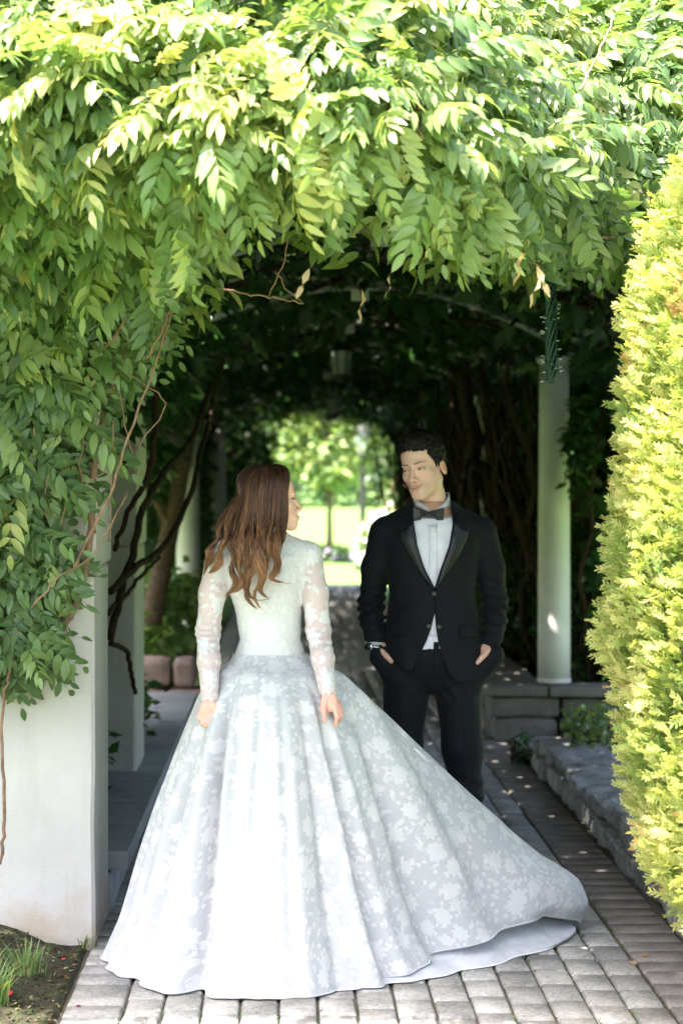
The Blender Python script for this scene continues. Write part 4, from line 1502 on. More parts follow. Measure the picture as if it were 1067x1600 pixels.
def head_col(Q, f):
    """colour of the skin, lips, brows and eyes at head-space points"""
    x, y, z = Q.T
    ax = np.abs(x)
    skin = np.array((0.70, 0.445, 0.36)) if not f else np.array((0.70, 0.42, 0.325))
    C = np.tile(skin, (len(Q), 1))
    def put(mask, col):
        m = np.clip(mask, 0, 1)[:, None]
        C[:] = C * (1 - m) + np.asarray(col) * m
    front = np.clip(-(y + 0.045) * 60, 0, 1)
    put(0.22 * front * np.exp(-(((ax - 0.040) / 0.017) ** 2 + ((z + 0.035) / 0.016) ** 2)), (0.62, 0.25, 0.18))
    put(0.35 * front * np.exp(-((ax / 0.012) ** 2 + ((z + 0.036) / 0.010) ** 2)), (0.60, 0.27, 0.20))
    put(0.5 * np.exp(-(((ax - 0.080) / 0.012) ** 2 + ((z + 0.01) / 0.03) ** 2)), (0.60, 0.22, 0.17))
    if not f:   # shaven beard
        b = np.clip((-0.040 - z + 0.0) * 60, 0, 1) * np.clip((-y + 0.01) * 30, 0, 1) * np.clip((z + 0.118) * 60, 0, 1)
        put(0.16 * b, (0.22, 0.16, 0.14))
    zz = z - 8 * x * x
    lip = np.clip((0.0250 - ax) * 500, 0, 1) * np.clip((0.0092 * np.sqrt(np.clip(1 - (ax / 0.0260) ** 2, 0, 1)) - np.abs(zz + 0.0676)) * 700, 0, 1) * (y < -0.08)
    put(0.65 * lip, (0.58, 0.24, 0.21) if not f else (0.60, 0.16, 0.15))
    put(0.8 * (y < -0.08) * np.clip((0.0285 - ax) * 500, 0, 1) * np.exp(-((zz + 0.0674) / 0.0013) ** 2), (0.16, 0.045, 0.04))
    # brows
    bz = 0.0205 + 0.004 * np.sin(np.clip((ax - 0.013) / 0.034, 0, 1) * math.pi * 0.8) + (0.001 if f else 0)
    bt = np.interp(ax, [0.012, 0.02, 0.036, 0.050], [0.0028, 0.0037, 0.0030, 0.0011]) * (0.9 if f else 1.0)
    put(0.85 * (y < -0.05) * np.clip((bt - np.abs(z - bz)) * 700, 0, 1) * (ax > 0.011) * (ax < 0.051), (0.035, 0.020, 0.014))
    # eyes
    ex = ax - 0.031
    hh = (0.0036 if not f else 0.0048) * np.clip(1 - (ex / 0.0145) ** 2, 0, 1)
    ce = 0.0005 + 0.06 * ex
    eye = (y < -0.05) * np.clip((hh - np.abs(z - ce)) * 1500, 0, 1)
    put(eye * 0.9, (0.44, 0.40, 0.37))
    gz = 0.0045
    ir = np.clip((0.0056 - np.sqrt((x - np.sign(x) * 0.031 + gz * (1 if not f else 0)) ** 2 + (z - 0.0006) ** 2)) * 1200, 0, 1)
    put(eye * ir, (0.03, 0.018, 0.012))
    put((y < -0.05) * (np.abs(ex) < 0.0155) * np.exp(-((z - ce - hh - 0.0008) / (0.0024 if f else 0.0013)) ** 2) * (1.0 if f else 0.75), (0.035, 0.02, 0.016))
    put(0.45 * (y < -0.05) * (np.abs(ex) < 0.014) * np.exp(-((z - ce + hh + 0.0006) / 0.0012) ** 2), (0.20, 0.09, 0.07))
    put(0.30 * (y < -0.05) * (np.abs(ex) < 0.018) * np.exp(-((z - 0.010) / 0.003) ** 2), (0.30, 0.15, 0.11))
    # nostrils
    put(0.75 * np.exp(-(((ax - 0.007) / 0.0035) ** 2 + ((z + 0.0445) / 0.0022) ** 2)) * (y < -0.09), (0.10, 0.035, 0.03))
    return C


def mat_skin():
    m, nt, p = new_mat('skin')
    a = nt.nodes.new('ShaderNodeAttribute'); a.attribute_name = 'col'
    nt.links.new(a.outputs['Color'], p.inputs['Base Color'])
    p.inputs['Roughness'].default_value = 0.48
    p.inputs['Specular IOR Level'].default_value = 0.4
    p.inputs['Subsurface Weight'].default_value = 0.18
    p.inputs['Subsurface Radius'].default_value = (0.010, 0.004, 0.002)
    p.inputs['Subsurface Scale'].default_value = 0.6
    bump(nt, p, noise_n(nt, 900, 2, world_pos(nt)), 0.12, 0.001)
    M['skin'] = m


def mat_cloth(name, col, rough=0.8, sheen=0.3, weave=900, spec=0.25, bd=0.0012, bs=0.3):
    m, nt, p = new_mat(name)
    wp = world_pos(nt)
    n = noise_n(nt, 18, 4, wp)
    c = ramp(nt, n, [(0.3, tuple(x * 0.85 for x in col)), (0.7, tuple(x * 1.15 for x in col))])
    nt.links.new(c, p.inputs['Base Color'])
    p.inputs['Roughness'].default_value = rough
    p.inputs['Specular IOR Level'].default_value = spec
    p.inputs['Sheen Weight'].default_value = sheen
    p.inputs['Sheen Roughness'].default_value = 0.5
    bump(nt, p, noise_n(nt, weave, 2, wp), bs, bd)
    M[name] = m


mat_skin()
mat_cloth('wool_black', (0.0038, 0.0047, 0.0075), 0.75, 0.03, spec=0.2)
mat_cloth('satin_black', (0.004, 0.005, 0.009), 0.42, 0.0, 1400, 0.4, 0.0005, 0.1)
mat_cloth('satin_tie', (0.013, 0.013, 0.016), 0.42, 0.1, 1400, 0.5, 0.0006, 0.15)
mat_cloth('shirt_white', (0.66, 0.66, 0.76), 0.75, 0.2, 1200, 0.25, 0.0005, 0.15)
mat_flat('button_black', (0.012, 0.012, 0.013), 0.35, 0.5)
mat_flat('button_white', (0.7, 0.7, 0.74), 0.3, 0.5)
mat_flat('watch_steel', (0.6, 0.6, 0.6), 0.22, 0.5, 1.0)
mat_flat('watch_dial', (0.02, 0.022, 0.03), 0.15, 0.6)
mat_flat('leather_black', (0.012, 0.011, 0.011), 0.3, 0.5)
mat_flat('velvet_black', (0.004, 0.004, 0.005), 0.95, 0.1)


def mat_hair(name, stops, rough=0.36, spec=0.4):
    m, nt, p = new_mat(name)
    a = nt.nodes.new('ShaderNodeAttribute'); a.attribute_name = 'tint'
    c = ramp(nt, a.outputs['Fac'], stops)
    nt.links.new(c, p.inputs['Base Color'])
    p.inputs['Roughness'].default_value = rough
    p.inputs['Specular IOR Level'].default_value = spec
    M[name] = m


mat_hair('hair_brown', [(0.0, (0.022, 0.010, 0.007)), (0.4, (0.075, 0.033, 0.018)), (0.7, (0.20, 0.092, 0.042)), (1.0, (0.40, 0.21, 0.10))])
mat_hair('hair_black', [(0.0, (0.004, 0.0035, 0.0035)), (1.0, (0.014, 0.011, 0.010))], 0.6, 0.25)


def strands(paths, radii, tints, n=4):
    """many tubes in one mesh. paths (N,m,3) radii (N,m) tints (N,m)"""
    Pp = np.asarray(paths, float)
    N_, m, _ = Pp.shape
    T = unit(np.gradient(Pp, axis=1))
    ref = np.tile(np.array([0.3, -1.0, 0.1]), (N_, m, 1))
    A = unit(np.cross(T, ref))
    B = np.cross(T, A)
    a = np.arange(n) * 2 * math.pi / n
    V = Pp[:, :, None, :] + np.asarray(radii)[:, :, None, None] * (np.cos(a)[None, None, :, None] * A[:, :, None, :] + np.sin(a)[None, None, :, None] * B[:, :, None, :])
    i, j = np.meshgrid(np.arange(m - 1), np.arange(n), indexing='ij')
    k = (j + 1) % n
    f = np.stack([i * n + j, i * n + k, (i + 1) * n + k, (i + 1) * n + j], -1).reshape(-1, 4)
    F = (f[None] + (np.arange(N_) * m * n)[:, None, None]).reshape(-1, 4)
    me = mesh(V.reshape(-1, 3), F.astype(np.int32))
    t = np.repeat(np.asarray(tints).reshape(-1), n)
    vcol(me, 'tint', np.stack([t, t, t], 1))
    return me


def smooth_curve(K, m):
    """K (k,3) control points -> m points, rounded"""
    K = np.asarray(K, float)
    t = np.linspace(0, len(K) - 1, m)
    Q = np.stack([np.interp(t, np.arange(len(K)), K[:, i]) for i in range(3)], 1)
    for _ in range(6):
        Q[1:-1] = (Q[:-2] + 2 * Q[1:-1] + Q[2:]) / 4
    return Q


def sub_mesh(fn, lo, hi, h, off=(0, 0, 0)):
    V, F = nets(fn, lo, hi, h)
    return V + np.asarray(off), F


# ================================================================== the groom
GX, GY = 0.562, 7.60
GS = FPX / GY
def gp(px, py):
    """photo pixel -> groom-local x, z"""
    return ((px - VPX) / GS - GX, CAMH - (py - HZ) / GS)


groom = thing('person', 'man in black tuxedo and bow tie standing with hands in his pockets', 'person', (GX, GY, 0), 'wedding couple')
GH = np.array((gp(660, 0)[0], -0.014, 1.686))          # head centre (eye level)
GR = rot(-30, 7, -9)
GK = 1.01                                             # head size


def g_head(P):
    Q = (P - GH.astype(np.float32)) @ GR.astype(np.float32) / GK
    return head_sdf(Q, 0) * GK


ARM = {-1: [(-0.178, 0.005, 1.437), (-0.232, 0.045, 1.165), (-0.222, -0.035, 1.015)], 1: [(0.186, 0.005, 1.437), (0.244, 0.045, 1.165), (0.226, -0.030, 1.010)]}


def g_hand(P, s):
    wr = np.array(ARM[s][2])
    def q(a, b, c):
        return wr + np.array(((a - c * 0.55) * -s, b, c * 0.9))
    d = s_cone(P, wr + np.array((0, 0.01, 0.06)), q(0, 0, 0), 0.028, 0.025)
    d = su(d, s_ell(P, q(0.008, -0.004, -0.035), (0.026, 0.034, 0.042)), 0.012)
    for i, (yy, L) in enumerate(((-0.026, 0.9), (-0.009, 1.0), (0.009, 0.95), (0.024, 0.75))):
        a, b, c = q(0.010, yy, -0.062), q(0.022, yy * 1.05, -0.062 - 0.042 * L), q(0.030, yy, -0.062 - 0.075 * L)
        d = su(d, s_chain(P, [a, b, c], [0.0095, 0.0085, 0.0075]), 0.005)
    d = su(d, s_chain(P, [q(0.006, -0.028, -0.018), q(0.018, -0.045, -0.045), q(0.024, -0.048, -0.068)], [0.012, 0.0105, 0.009]), 0.006)
    return d


def g_core(P):
    d = s_tab(P, [0.93, 0.97, 1.1, 1.25, 1.38, 1.46, 1.50, 1.56], [0.12, 0.135, 0.135, 0.15, 0.165, 0.15, 0.09, 0.055], [0.08, 0.085, 0.09, 0.10, 0.105, 0.09, 0.07, 0.05])
    for s in (-1, 1):
        d = su(d, s_chain(P, ARM[s], [0.048, 0.038, 0.026], 0.01), 0.03)
        d = su(d, s_chain(P, [(s * 0.10, 0.01, 0.90), (s * 0.118, 0.0, 0.46), (s * 0.130, 0.012, 0.09)], [0.060, 0.046, 0.038], 0.005), 0.005)
        d = su(d, s_cone(P, (s * 0.125, 0.01, 0.06), (s * 0.14, -0.13, 0.035), 0.035, 0.028), 0.02)
    return d


Vh, Fh = nets(g_head, GH - np.array((0.125, 0.15, 0.19)), GH + np.array((0.125, 0.15, 0.15)), 0.0021)
Ch_ = head_col((Vh - GH) @ GR / GK, 0)
Vb, Fb = nets(g_core, (-0.32, -0.2, -0.01), (0.33, 0.16, 1.57), 0.013)
vs_, fs_, cs_ = [Vh, Vb], [Fh, Fb + len(Vh)], [Ch_, np.tile((0.50, 0.285, 0.20), (len(Vb), 1))]
nb = len(Vh) + len(Vb)
for s in (-1, 1):
    wr = np.array(ARM[s][2])
    Vx, Fx = nets(lambda P: g_hand(P, s), wr - np.array((0.07, 0.09, 0.17)), wr + np.array((0.07, 0.08, 0.09)), 0.0028)
    vs_.append(Vx); fs_.append(Fx + nb); cs_.append(np.tile((0.60, 0.36, 0.28), (len(Vx), 1))); nb += len(Vx)
me = mesh(np.concatenate(vs_), np.concatenate(fs_).astype(np.int32))
vcol(me, 'col', np.concatenate(cs_))
obj('body', me, M['skin'], groom, True)


def hair_cap(P):
    Q = (P - GH.astype(np.float32)) @ GR.astype(np.float32) / GK
    bumps = 0.0055 * noise3(Q * 75, 2) + 0.004 * noise3(Q * 150, 5)
    d = s_ell(Q, (0, 0.018, 0.041), (0.078, 0.096, 0.094)) - 0.0045
    d = su(d, s_ell(Q, (0.0, -0.052, 0.098), (0.056, 0.040, 0.028)), 0.02) + bumps
    y = Q[..., 1]
    line = np.interp(y, [-0.12, -0.085, -0.066, -0.050, -0.030, -0.014, 0.004, 0.03, 0.06, 0.12], [0.072, 0.070, 0.060, 0.040, 0.012, -0.022, -0.004, -0.012, -0.065, -0.075])
    line = line + 0.006 * noise3(Q * np.array((60, 60, 0), np.float32), 8) + 0.10 * np.clip(np.abs(Q[..., 0]) - 0.035, 0, 1) * (y < -0.06)
    return np.maximum(d, (line - Q[..., 2]) * 0.8)


Vc, Fc = nets(hair_cap, GH - np.array((0.13, 0.15, 0.12)), GH + np.array((0.13, 0.15, 0.18)), 0.0026)
me = mesh(Vc, Fc.astype(np.int32))
t = 0.35 + 0.3 * noise3(Vc * 90, 3)
vcol(me, 'tint', np.stack([t] * 3, 1))
hr = obj('hair', me, M['hair_black'], groom, True)
g = np.random.default_rng(9)
Qc = (Vc - GH) @ GR / GK
sel = np.where((Qc[:, 2] > 0.045) | ((Qc[:, 2] > 0.0) & (Qc[:, 1] > -0.03)))[0]
pick = g.choice(sel, 620)
paths = []
for i in pick:
    q = Qc[i]
    nn = unit(q - np.array((0, 0.018, 0.03)))
    tan = unit(np.cross(nn, g.normal(size=3)))
    b2 = np.cross(nn, tan)
    L = 0.016 if q[2] > 0.07 else 0.007
    ss_ = np.linspace(0, 1, 9)
    rad = 0.0045 * L / 0.016
    w0 = g.uniform(3.5, 6.5)
    pth = q[None] - nn * 0.003 + np.outer(ss_ * L * 0.55, nn) + np.outer(rad * np.sin(ss_ * w0), tan) + np.outer(rad * (1 - np.cos(ss_ * w0)), b2) + np.outer(ss_ * L * 0.5, tan)
    paths.append(pth @ GR.T * GK + GH)
paths = np.array(paths)
kind(obj('curls', strands(paths, np.tile(np.linspace(0.0017, 0.0006, 9), (len(paths), 1)), g.random((len(paths), 1)) * np.ones((1, 9))), M['hair_black'], hr, True), 'stuff')


def kippah(P):
    Q = (P - GH.astype(np.float32)) @ GR.astype(np.float32) / GK
    sh = s_ell(Q, (0, 0.018, 0.041), (0.079, 0.097, 0.096)) - 0.009
    u = np.array((0, 0.45, 0.89), np.float32)
    return np.maximum(np.maximum(sh, -(sh + 0.006)), 0.108 - Q @ u)


Vc, Fc = nets(kippah, GH - np.array((0.13, 0.15, 0.02)), GH + np.array((0.13, 0.17, 0.19)), 0.003)
o = obj('skullcap', mesh(Vc, Fc.astype(np.int32)), M['velvet_black'], groom, True)

# ---- clothes
JZ = [0.84, 0.90, 0.97, 1.05, 1.14, 1.21, 1.28, 1.36, 1.42, 1.47, 1.515, 1.56]
JA = [0.198, 0.197, 0.194, 0.185, 0.171, 0.163, 0.172, 0.186, 0.192, 0.178, 0.115, 0.070]
JB = [0.138, 0.137, 0.134, 0.130, 0.124, 0.121, 0.124, 0.130, 0.126, 0.112, 0.088, 0.066]


def torso(P):
    d = s_tab(P, JZ, JA, JB, None, None, 2.25)
    for s in (-1, 1):
        d = su(d, s_cone(P, (s * 0.075, 0.02, 1.495), (s * 0.172, 0.01, 1.440), 0.050, 0.060), 0.03)
    return d


OPZ = [0.84, 0.873, 0.915, 0.992, 1.035, 1.085, 1.135, 1.236, 1.313, 1.390, 1.4755, 1.53]
OPL = [-0.115, -0.105, -0.088, -0.050, -0.030, -0.012, -0.0012, -0.0012, -0.040, -0.064, -0.076, -0.074]
OPR = [0.125, 0.085, 0.052, 0.024, 0.013, 0.005, 0.0012, 0.0012, 0.026, 0.054, 0.070, 0.070]


def fold_noise(P):
    x, y, z = P[..., 0], P[..., 1], P[..., 2]
    fr_ = np.clip(-y * 18, 0, 1)
    f = 0.0030 * np.sin((z - 1.20) * 70 + np.abs(x) * 26) * np.exp(-((z - 1.18) / 0.06) ** 2) * np.clip(np.abs(x) * 14, 0, 1) * fr_
    f = f + 0.004 * np.sin(np.abs(x) * 60 - z * 9 + 1.5 * (x > 0)) * np.clip((1.10 - z) * 6, 0, 1) * 0.7
    return f + 0.0022 * noise3(P * np.array((14, 14, 9), np.float32), 4)


def sleeve(P, s):
    A = ARM[s]
    e1 = np.array(A[0]) * 0.5 + np.array(A[1]) * 0.5 + np.array((s * 0.008, 0, 0))
    wr = np.array(A[2]) + np.array((0, 0, 0.028))
    d = s_chain(P, [A[0], e1, A[1], (np.array(A[1]) + wr) / 2 + np.array((s * 0.004, 0, 0)), wr], [0.062, 0.054, 0.047, 0.044, 0.040], 0.02)
    z = P[..., 2]
    wrk = np.exp(-((z - 1.15) / 0.075) ** 2)
    d = d + wrk * 0.0055 * np.sin(z * 165 + P[..., 0] * 60 * s + 3 * noise3(P * 12, 7)) + 0.0025 * noise3(P * np.array((22, 22, 16), np.float32), 9)
    return np.maximum(d, wr[2] - (0.030 if s < 0 else 0.072) - z)


def jacket(P):
    x, y, z = P[..., 0], P[..., 1], P[..., 2]
    d = torso(P) + fold_noise(P)
    # seat of the hands pushes the skirts of the coat back at the sides
    hem = np.interp(x, [-0.24, -0.20, -0.16, -0.11, -0.085, -0.05, 0.03, 0.07, 0.10, 0.15, 0.20, 0.24], [1.0, 0.99, 0.962, 0.925, 0.92, 0.92, 0.895, 0.882, 0.878, 0.888, 0.925, 0.95])
    hem = np.where(y > 0.03, 0.88, hem)
    d = np.maximum(d, hem - z)
    ol = np.interp(z, OPZ, OPL); orr = np.interp(z, OPZ, OPR)
    op = np.maximum(np.maximum(ol - x, x - orr), y - 0.03)
    d = np.maximum(d, -op)
    # neck hole
    d = np.maximum(d, -(np.sqrt(x * x + (y - 0.012) ** 2) - 0.068 - 0.5 * np.clip(z - 1.53, -0.05, 1) * (y < 0)) if False else d)
    nk = np.sqrt((x * 1.0) ** 2 + (y - 0.022) ** 2) - 0.066
    d = np.maximum(d, -np.maximum(nk, 1.40 - z))
    for s in (-1, 1):
        d = su(d, sleeve(P, s), 0.010)
    return d


Vj, Fj = nets(jacket, (-0.335, -0.20, 0.83), (0.345, 0.20, 1.58), 0.0042)
jk = obj('jacket', mesh(Vj, Fj.astype(np.int32)), M['wool_black'], groom, True)


def yfront(fn, xz, off, y0=-0.22, y1=0.05):
    xz = np.asarray(xz, float)
    ys = np.linspace(y0, y1, 136)
    Pp = np.stack([np.repeat(xz[:, :1], len(ys), 1), np.tile(ys, (len(xz), 1)), np.repeat(xz[:, 1:2], len(ys), 1)], -1).astype(np.float32)
    d = fn(Pp)
    ins = d < 0
    k = np.argmax(ins, 1)
    k = np.where(ins.any(1), k, 110)
    k = np.clip(k, 1, len(ys) - 1)
    r_ = np.arange(len(xz))
    a, b = d[r_, k - 1], d[r_, k]
    t = np.clip(a / (a - b + 1e-9), 0, 1)
    return ys[k - 1] + t * (ys[k] - ys[k - 1]) - off


def jtorso(P):
    return torso(P) + fold_noise(P)


def drape(name, inner, outer, mat, parent, off=0.004, thick=0.003, n=24, m=7, fn=jtorso, puff=0.0):
    """strip between two polylines (x, z) laid on the front of a garment, with thickness"""
    def res(L, n):
        L = np.asarray(L, float)
        s = np.concatenate([[0], np.cumsum(np.linalg.norm(np.diff(L, axis=0), axis=1))])
        t = np.linspace(0, s[-1], n)
        return np.stack([np.interp(t, s, L[:, i]) for i in range(2)], 1)
    A, B = res(inner, n), res(outer, n)
    t = np.linspace(0, 1, m)
    G = A[:, None] * (1 - t[None, :, None]) + B[:, None] * t[None, :, None]
    xz = G.reshape(-1, 2)
    pf = np.tile(puff * np.sin(np.linspace(0, math.pi, m)), n)
    y = yfront(fn, xz, off) - pf
    Vf = np.stack([xz[:, 0], y - thick, xz[:, 1]], 1)
    Vk = np.stack([xz[:, 0], y + 0.002, xz[:, 1]], 1)
    I = np.arange(n * m).reshape(n, m)
    q = np.stack([I[:-1, :-1], I[1:, :-1], I[1:, 1:], I[:-1, 1:]], -1).reshape(-1, 4)
    F = [tuple(f) for f in q]
    N0 = n * m
    ring = list(I[0, :]) + list(I[1:, -1]) + list(I[-1, -2::-1]) + list(I[-2:0:-1, 0])
    for i in range(len(ring)):
        a, b = ring[i], ring[(i + 1) % len(ring)]
        F.append((a, b, b + N0, a + N0))
    return obj(name, mesh(np.concatenate([Vf, Vk]), F), M[mat], parent, True)


# lapels: satin, peaked
drape('lapel', [(-0.006, 1.232), (-0.042, 1.313), (-0.066, 1.390), (-0.079, 1.4755), (-0.078, 1.515)],
      [(-0.007, 1.228), (-0.060, 1.290), (-0.096, 1.352), (-0.126, 1.405), (-0.138, 1.446), (-0.106, 1.452), (-0.098, 1.505)], 'satin_black', jk, 0.003, 0.004, 30, 8, jtorso, 0.005)
drape('lapel', [(0.004, 1.232), (0.028, 1.313), (0.056, 1.390), (0.073, 1.4755), (0.075, 1.515)],
      [(0.006, 1.228), (0.052, 1.290), (0.090, 1.352), (0.116, 1.405), (0.132, 1.452), (0.102, 1.454), (0.096, 1.505)], 'satin_black', jk, 0.003, 0.004, 30, 8, jtorso, 0.005)


def collar_mesh(r0, z0, h, name, mat, gap, dip, parent, flare=0.006, thick=0.004, back=0.02, lean=0.010, spread=0.0):
    """standing and turned-down collar round the neck; gap: half opening angle at the front"""
    n = 40
    V, F = [], []
    for i in range(n + 1):
        a = -math.pi / 2 + gap + (2 * math.pi - 2 * gap) * i / n
        fr_ = max(0, -math.sin(a))
        for k, (dr, dz) in enumerate(((0, h), (flare * 0.4, h + 0.003), (flare, h * 0.55), (flare * 1.6, 0.0 - spread * fr_ ** 6), (flare * 0.3, 0.0 - spread * fr_ ** 6 * 0.6))):
            rr = r0 + dr
            V.append((rr * math.cos(a), rr * 1.02 * math.sin(a) + back - lean * fr_ , z0 + dz - dip * fr_ ** 1.5))
    for i in range(n):
        for k in range(4):
            F.append((i * 5 + k, (i + 1) * 5 + k, (i + 1) * 5 + k + 1, i * 5 + k + 1))
    return obj(name, mesh(V, F), M[mat], parent, True)


jc = collar_mesh(0.070, 1.478, 0.050, 'collar', 'wool_black', 0.95, 0.030, jk, 0.012, back=0.030)


def shirt(P):
    x, y, z = P[..., 0], P[..., 1], P[..., 2]
    d = torso(P) + 0.013 + 0.002 * noise3(P * np.array((20, 20, 9), np.float32), 6) + 0.0015 * np.sin(x * 90 + z * 30) * np.exp(-((z - 1.36) / 0.06) ** 2)
    d = np.maximum(d, 1.00 - z)
    d = np.maximum(d, z - 1.515 - 0.25 * y)
    return np.maximum(d, -np.maximum(np.sqrt(x * x + (y - 0.02) ** 2) - 0.052, 1.45 - z))


Vx, Fx = nets(shirt, (-0.21, -0.16, 0.99), (0.21, 0.16, 1.56), 0.0045)
sh = obj('shirt', mesh(Vx, Fx.astype(np.int32)), M['shirt_white'], groom, True)
cl = collar_mesh(0.0635, 1.508, 0.080, 'collar', 'shirt_white', 0.24, 0.058, sh, 0.008, spread=0.020, back=0.020, lean=0.014)
drape('placket', [(-0.022, 1.47), (-0.022, 1.05)], [(0.012, 1.47), (0.012, 1.05)], 'shirt_white', sh, -0.001, 0.0025, 18, 4, shirt)
for z in (1.435, 1.375, 1.315):
    y = float(yfront(shirt, [(-0.005, z)], 0.004)[0])
    V, F = MB().lathe([(0.0055, 0), (0.0055, 0.002), (0.004, 0.0028)], n=10).V[0], None
    b = MB().lathe([(0.0055, 0), (0.0055, 0.002), (0.004, 0.0028)], n=10)
    o = b.build('stud', M['button_white'], sh)
    o.rotation_euler = (R(90), 0, 0)
    o.location = (-0.005, y, z)
for x, z, nm in ((-0.002, 1.212, 'button'), (0.016, 1.088, 'button'), (-0.022, 1.090, 'button')):
    y = float(yfront(jtorso, [(x, z)], 0.003)[0])
    o = MB().lathe([(0.0095, 0), (0.0095, 0.003), (0.007, 0.0042), (0.004, 0.0034)], n=14).build(nm, M['button_black'], jk, True)
    o.rotation_euler = (R(90), 0, 0)
    o.location = (x, y, z)
for s, x0, x1, z in ((-1, -0.178, -0.098, 1.098), (1, 0.092, 0.178, 1.092)):
    drape('pocket_flap', [(x0, z), (x1, z + 0.004)], [(x0 + 0.003, z - 0.048), (x1 - 0.003, z - 0.046)], 'wool_black', jk, 0.002, 0.004, 12, 5)
drape('breast_pocket', [(0.068, 1.352), (0.138, 1.366)], [(0.068, 1.336), (0.138, 1.350)], 'wool_black', jk, 0.001, 0.003, 10, 3)


def bow(P):
    x, y, z = P[..., 0], P[..., 1], P[..., 2]
    ax = np.abs(x)
    hh = np.interp(ax, [0, 0.010, 0.030, 0.052, 0.060], [0.010, 0.011, 0.021, 0.0285, 0.026])
    th = np.interp(ax, [0, 0.012, 0.035, 0.060], [0.010, 0.009, 0.0105, 0.006])
    pl = 0.0022 * np.sin(z * 330) * np.exp(-((ax - 0.016) / 0.014) ** 2)
    q = ((np.abs(z) / hh) ** 4 + (np.abs(y - 0.002) / th) ** 2) ** 0.5
    d = np.maximum((np.sqrt(q) - 1) * 0.008, ax - 0.0575 - 0.08 * np.abs(z)) + pl
    return su(d, s_ell(P, (0, -0.003, 0), (0.0095, 0.010, 0.0125)), 0.002)


Vx, Fx = nets(bow, (-0.07, -0.025, -0.04), (0.07, 0.025, 0.04), 0.0018)
o = obj('bow_tie', mesh(Vx, Fx.astype(np.int32)), M['satin_tie'], groom, True)
bx_, bz_ = gp(666.5, 802)
o.location = (bx_, -0.088, bz_ - 0.004)
o.rotation_euler = (R(10), R(3), 0)


def trousers(P):
    x, y, z = P[..., 0], P[..., 1], P[..., 2]
    d = s_tab(P, [0.825, 0.86, 0.90, 0.95, 1.02, 1.085], [0.06, 0.135, 0.168, 0.177, 0.168, 0.157], [0.05, 0.085, 0.108, 0.122, 0.118, 0.108])
    for s in (-1, 1):
        leg = s_chain(P, [(s * 0.096, 0.0, 0.87), (s * 0.115, -0.008, 0.62), (s * 0.126, -0.012, 0.46), (s * 0.130, 0.012, 0.24), (s * 0.132, 0.015, 0.07)], [0.090, 0.074, 0.063, 0.057, 0.056], 0.03)
        cr_ = 0.004 * np.exp(-((x - s * 0.122) / 0.006) ** 2) * (y < 0)
        leg = leg - cr_
        wr2 = 0.004 * np.sin(z * 95 + s * x * 40) * (np.exp(-((z - 0.46) / 0.07) ** 2) + np.exp(-((z - 0.10) / 0.05) ** 2))
        d = su(d, leg + wr2, 0.022)
        wr_ = ARM[s][2]
        d = su(d, s_cone(P, (wr_[0] - (0.016 * s if s < 0 else -0.003), wr_[1] - 0.004, wr_[2] - 0.036), (wr_[0] - s * 0.082, wr_[1] - 0.004, wr_[2] - 0.135), 0.042, 0.043), 0.03)
    d = d + 0.0035 * np.sin(z * 85 + np.abs(x) * 120) * np.exp(-((z - 0.84) / 0.05) ** 2) * (y < 0) * np.exp(-(x / 0.14) ** 2) + 0.002 * noise3(P * np.array((20, 20, 10), np.float32), 3)
    d = np.maximum(d, 0.045 - z)
    return np.maximum(d, z - 1.056)


Vx, Fx = nets(trousers, (-0.24, -0.18, 0.03), (0.24, 0.18, 1.10), 0.005)
tq = obj('trousers', mesh(Vx, Fx.astype(np.int32)), M['wool_black'], groom, True)
drape('fly', [(-0.004, 1.03), (-0.004, 0.90)], [(0.018, 1.03), (0.010, 0.90)], 'wool_black', tq, 0.0, 0.002, 14, 4, trousers)
for s in (-1, 1):
    def shoe(P):
        d = su(s_cone(P, (s * 0.130, 0.045, 0.045), (s * 0.142, -0.10, 0.034), 0.042, 0.036), s_ell(P, (s * 0.146, -0.135, 0.028), (0.042, 0.075, 0.028)), 0.02)
        d = su(d, s_cone(P, (s * 0.131, 0.03, 0.06), (s * 0.131, 0.02, 0.11), 0.040, 0.040), 0.02)
        return np.maximum(d, 0.002 - P[..., 2])
    Vx, Fx = nets(shoe, (s * 0.135 - 0.07, -0.23, -0.005), (s * 0.135 + 0.07, 0.11, 0.13), 0.005)
    obj('shoe', mesh(Vx, Fx.astype(np.int32)), M['leather_black'], groom, True)
# shirt cuffs and watch
for s in (-1,):
    w0 = np.array(ARM[s][2]) + np.array((0, 0, 0.006))
    b = MB().lathe([(0.036, 0.03), (0.0345, -0.004), (0.032, -0.003)], tuple(w0 + np.array((0, 0, -0.004 if s < 0 else 0.012))), 18, False)
    b.build('cuff', M['shirt_white'] if s < 0 else M['shirt_white'], sh, True)
w0 = np.array(ARM[-1][2]) + np.array((0.002, -0.002, -0.008))
wt = obj('wrist_watch', mesh(*tube([w0 + np.array((0.034 * math.cos(a), 0.034 * math.sin(a), -0.004 * math.cos(a))) for a in np.linspace(0, 2 * math.pi, 25)], 0.0045, 6)), M['watch_steel'], groom, True)
o = MB().lathe([(0.017, 0), (0.018, 0.004), (0.016, 0.009)], n=20).build('watch_case', M['watch_steel'], wt, True)
o.location = tuple(w0 + np.array((-0.022, -0.026, 0)))
o.rotation_euler = (R(90), 0, R(-40))
o2 = MB().lathe([(0.0145, 0.0085), (0.0140, 0.0102)], n=20).build('dial', M['watch_dial'], o, True)
print('groom', time.time() - T0)

# ================================================================== the bride
BY = 6.85
def bp(px, py, Y=BY):
    return np.array(at(px, py, Y))


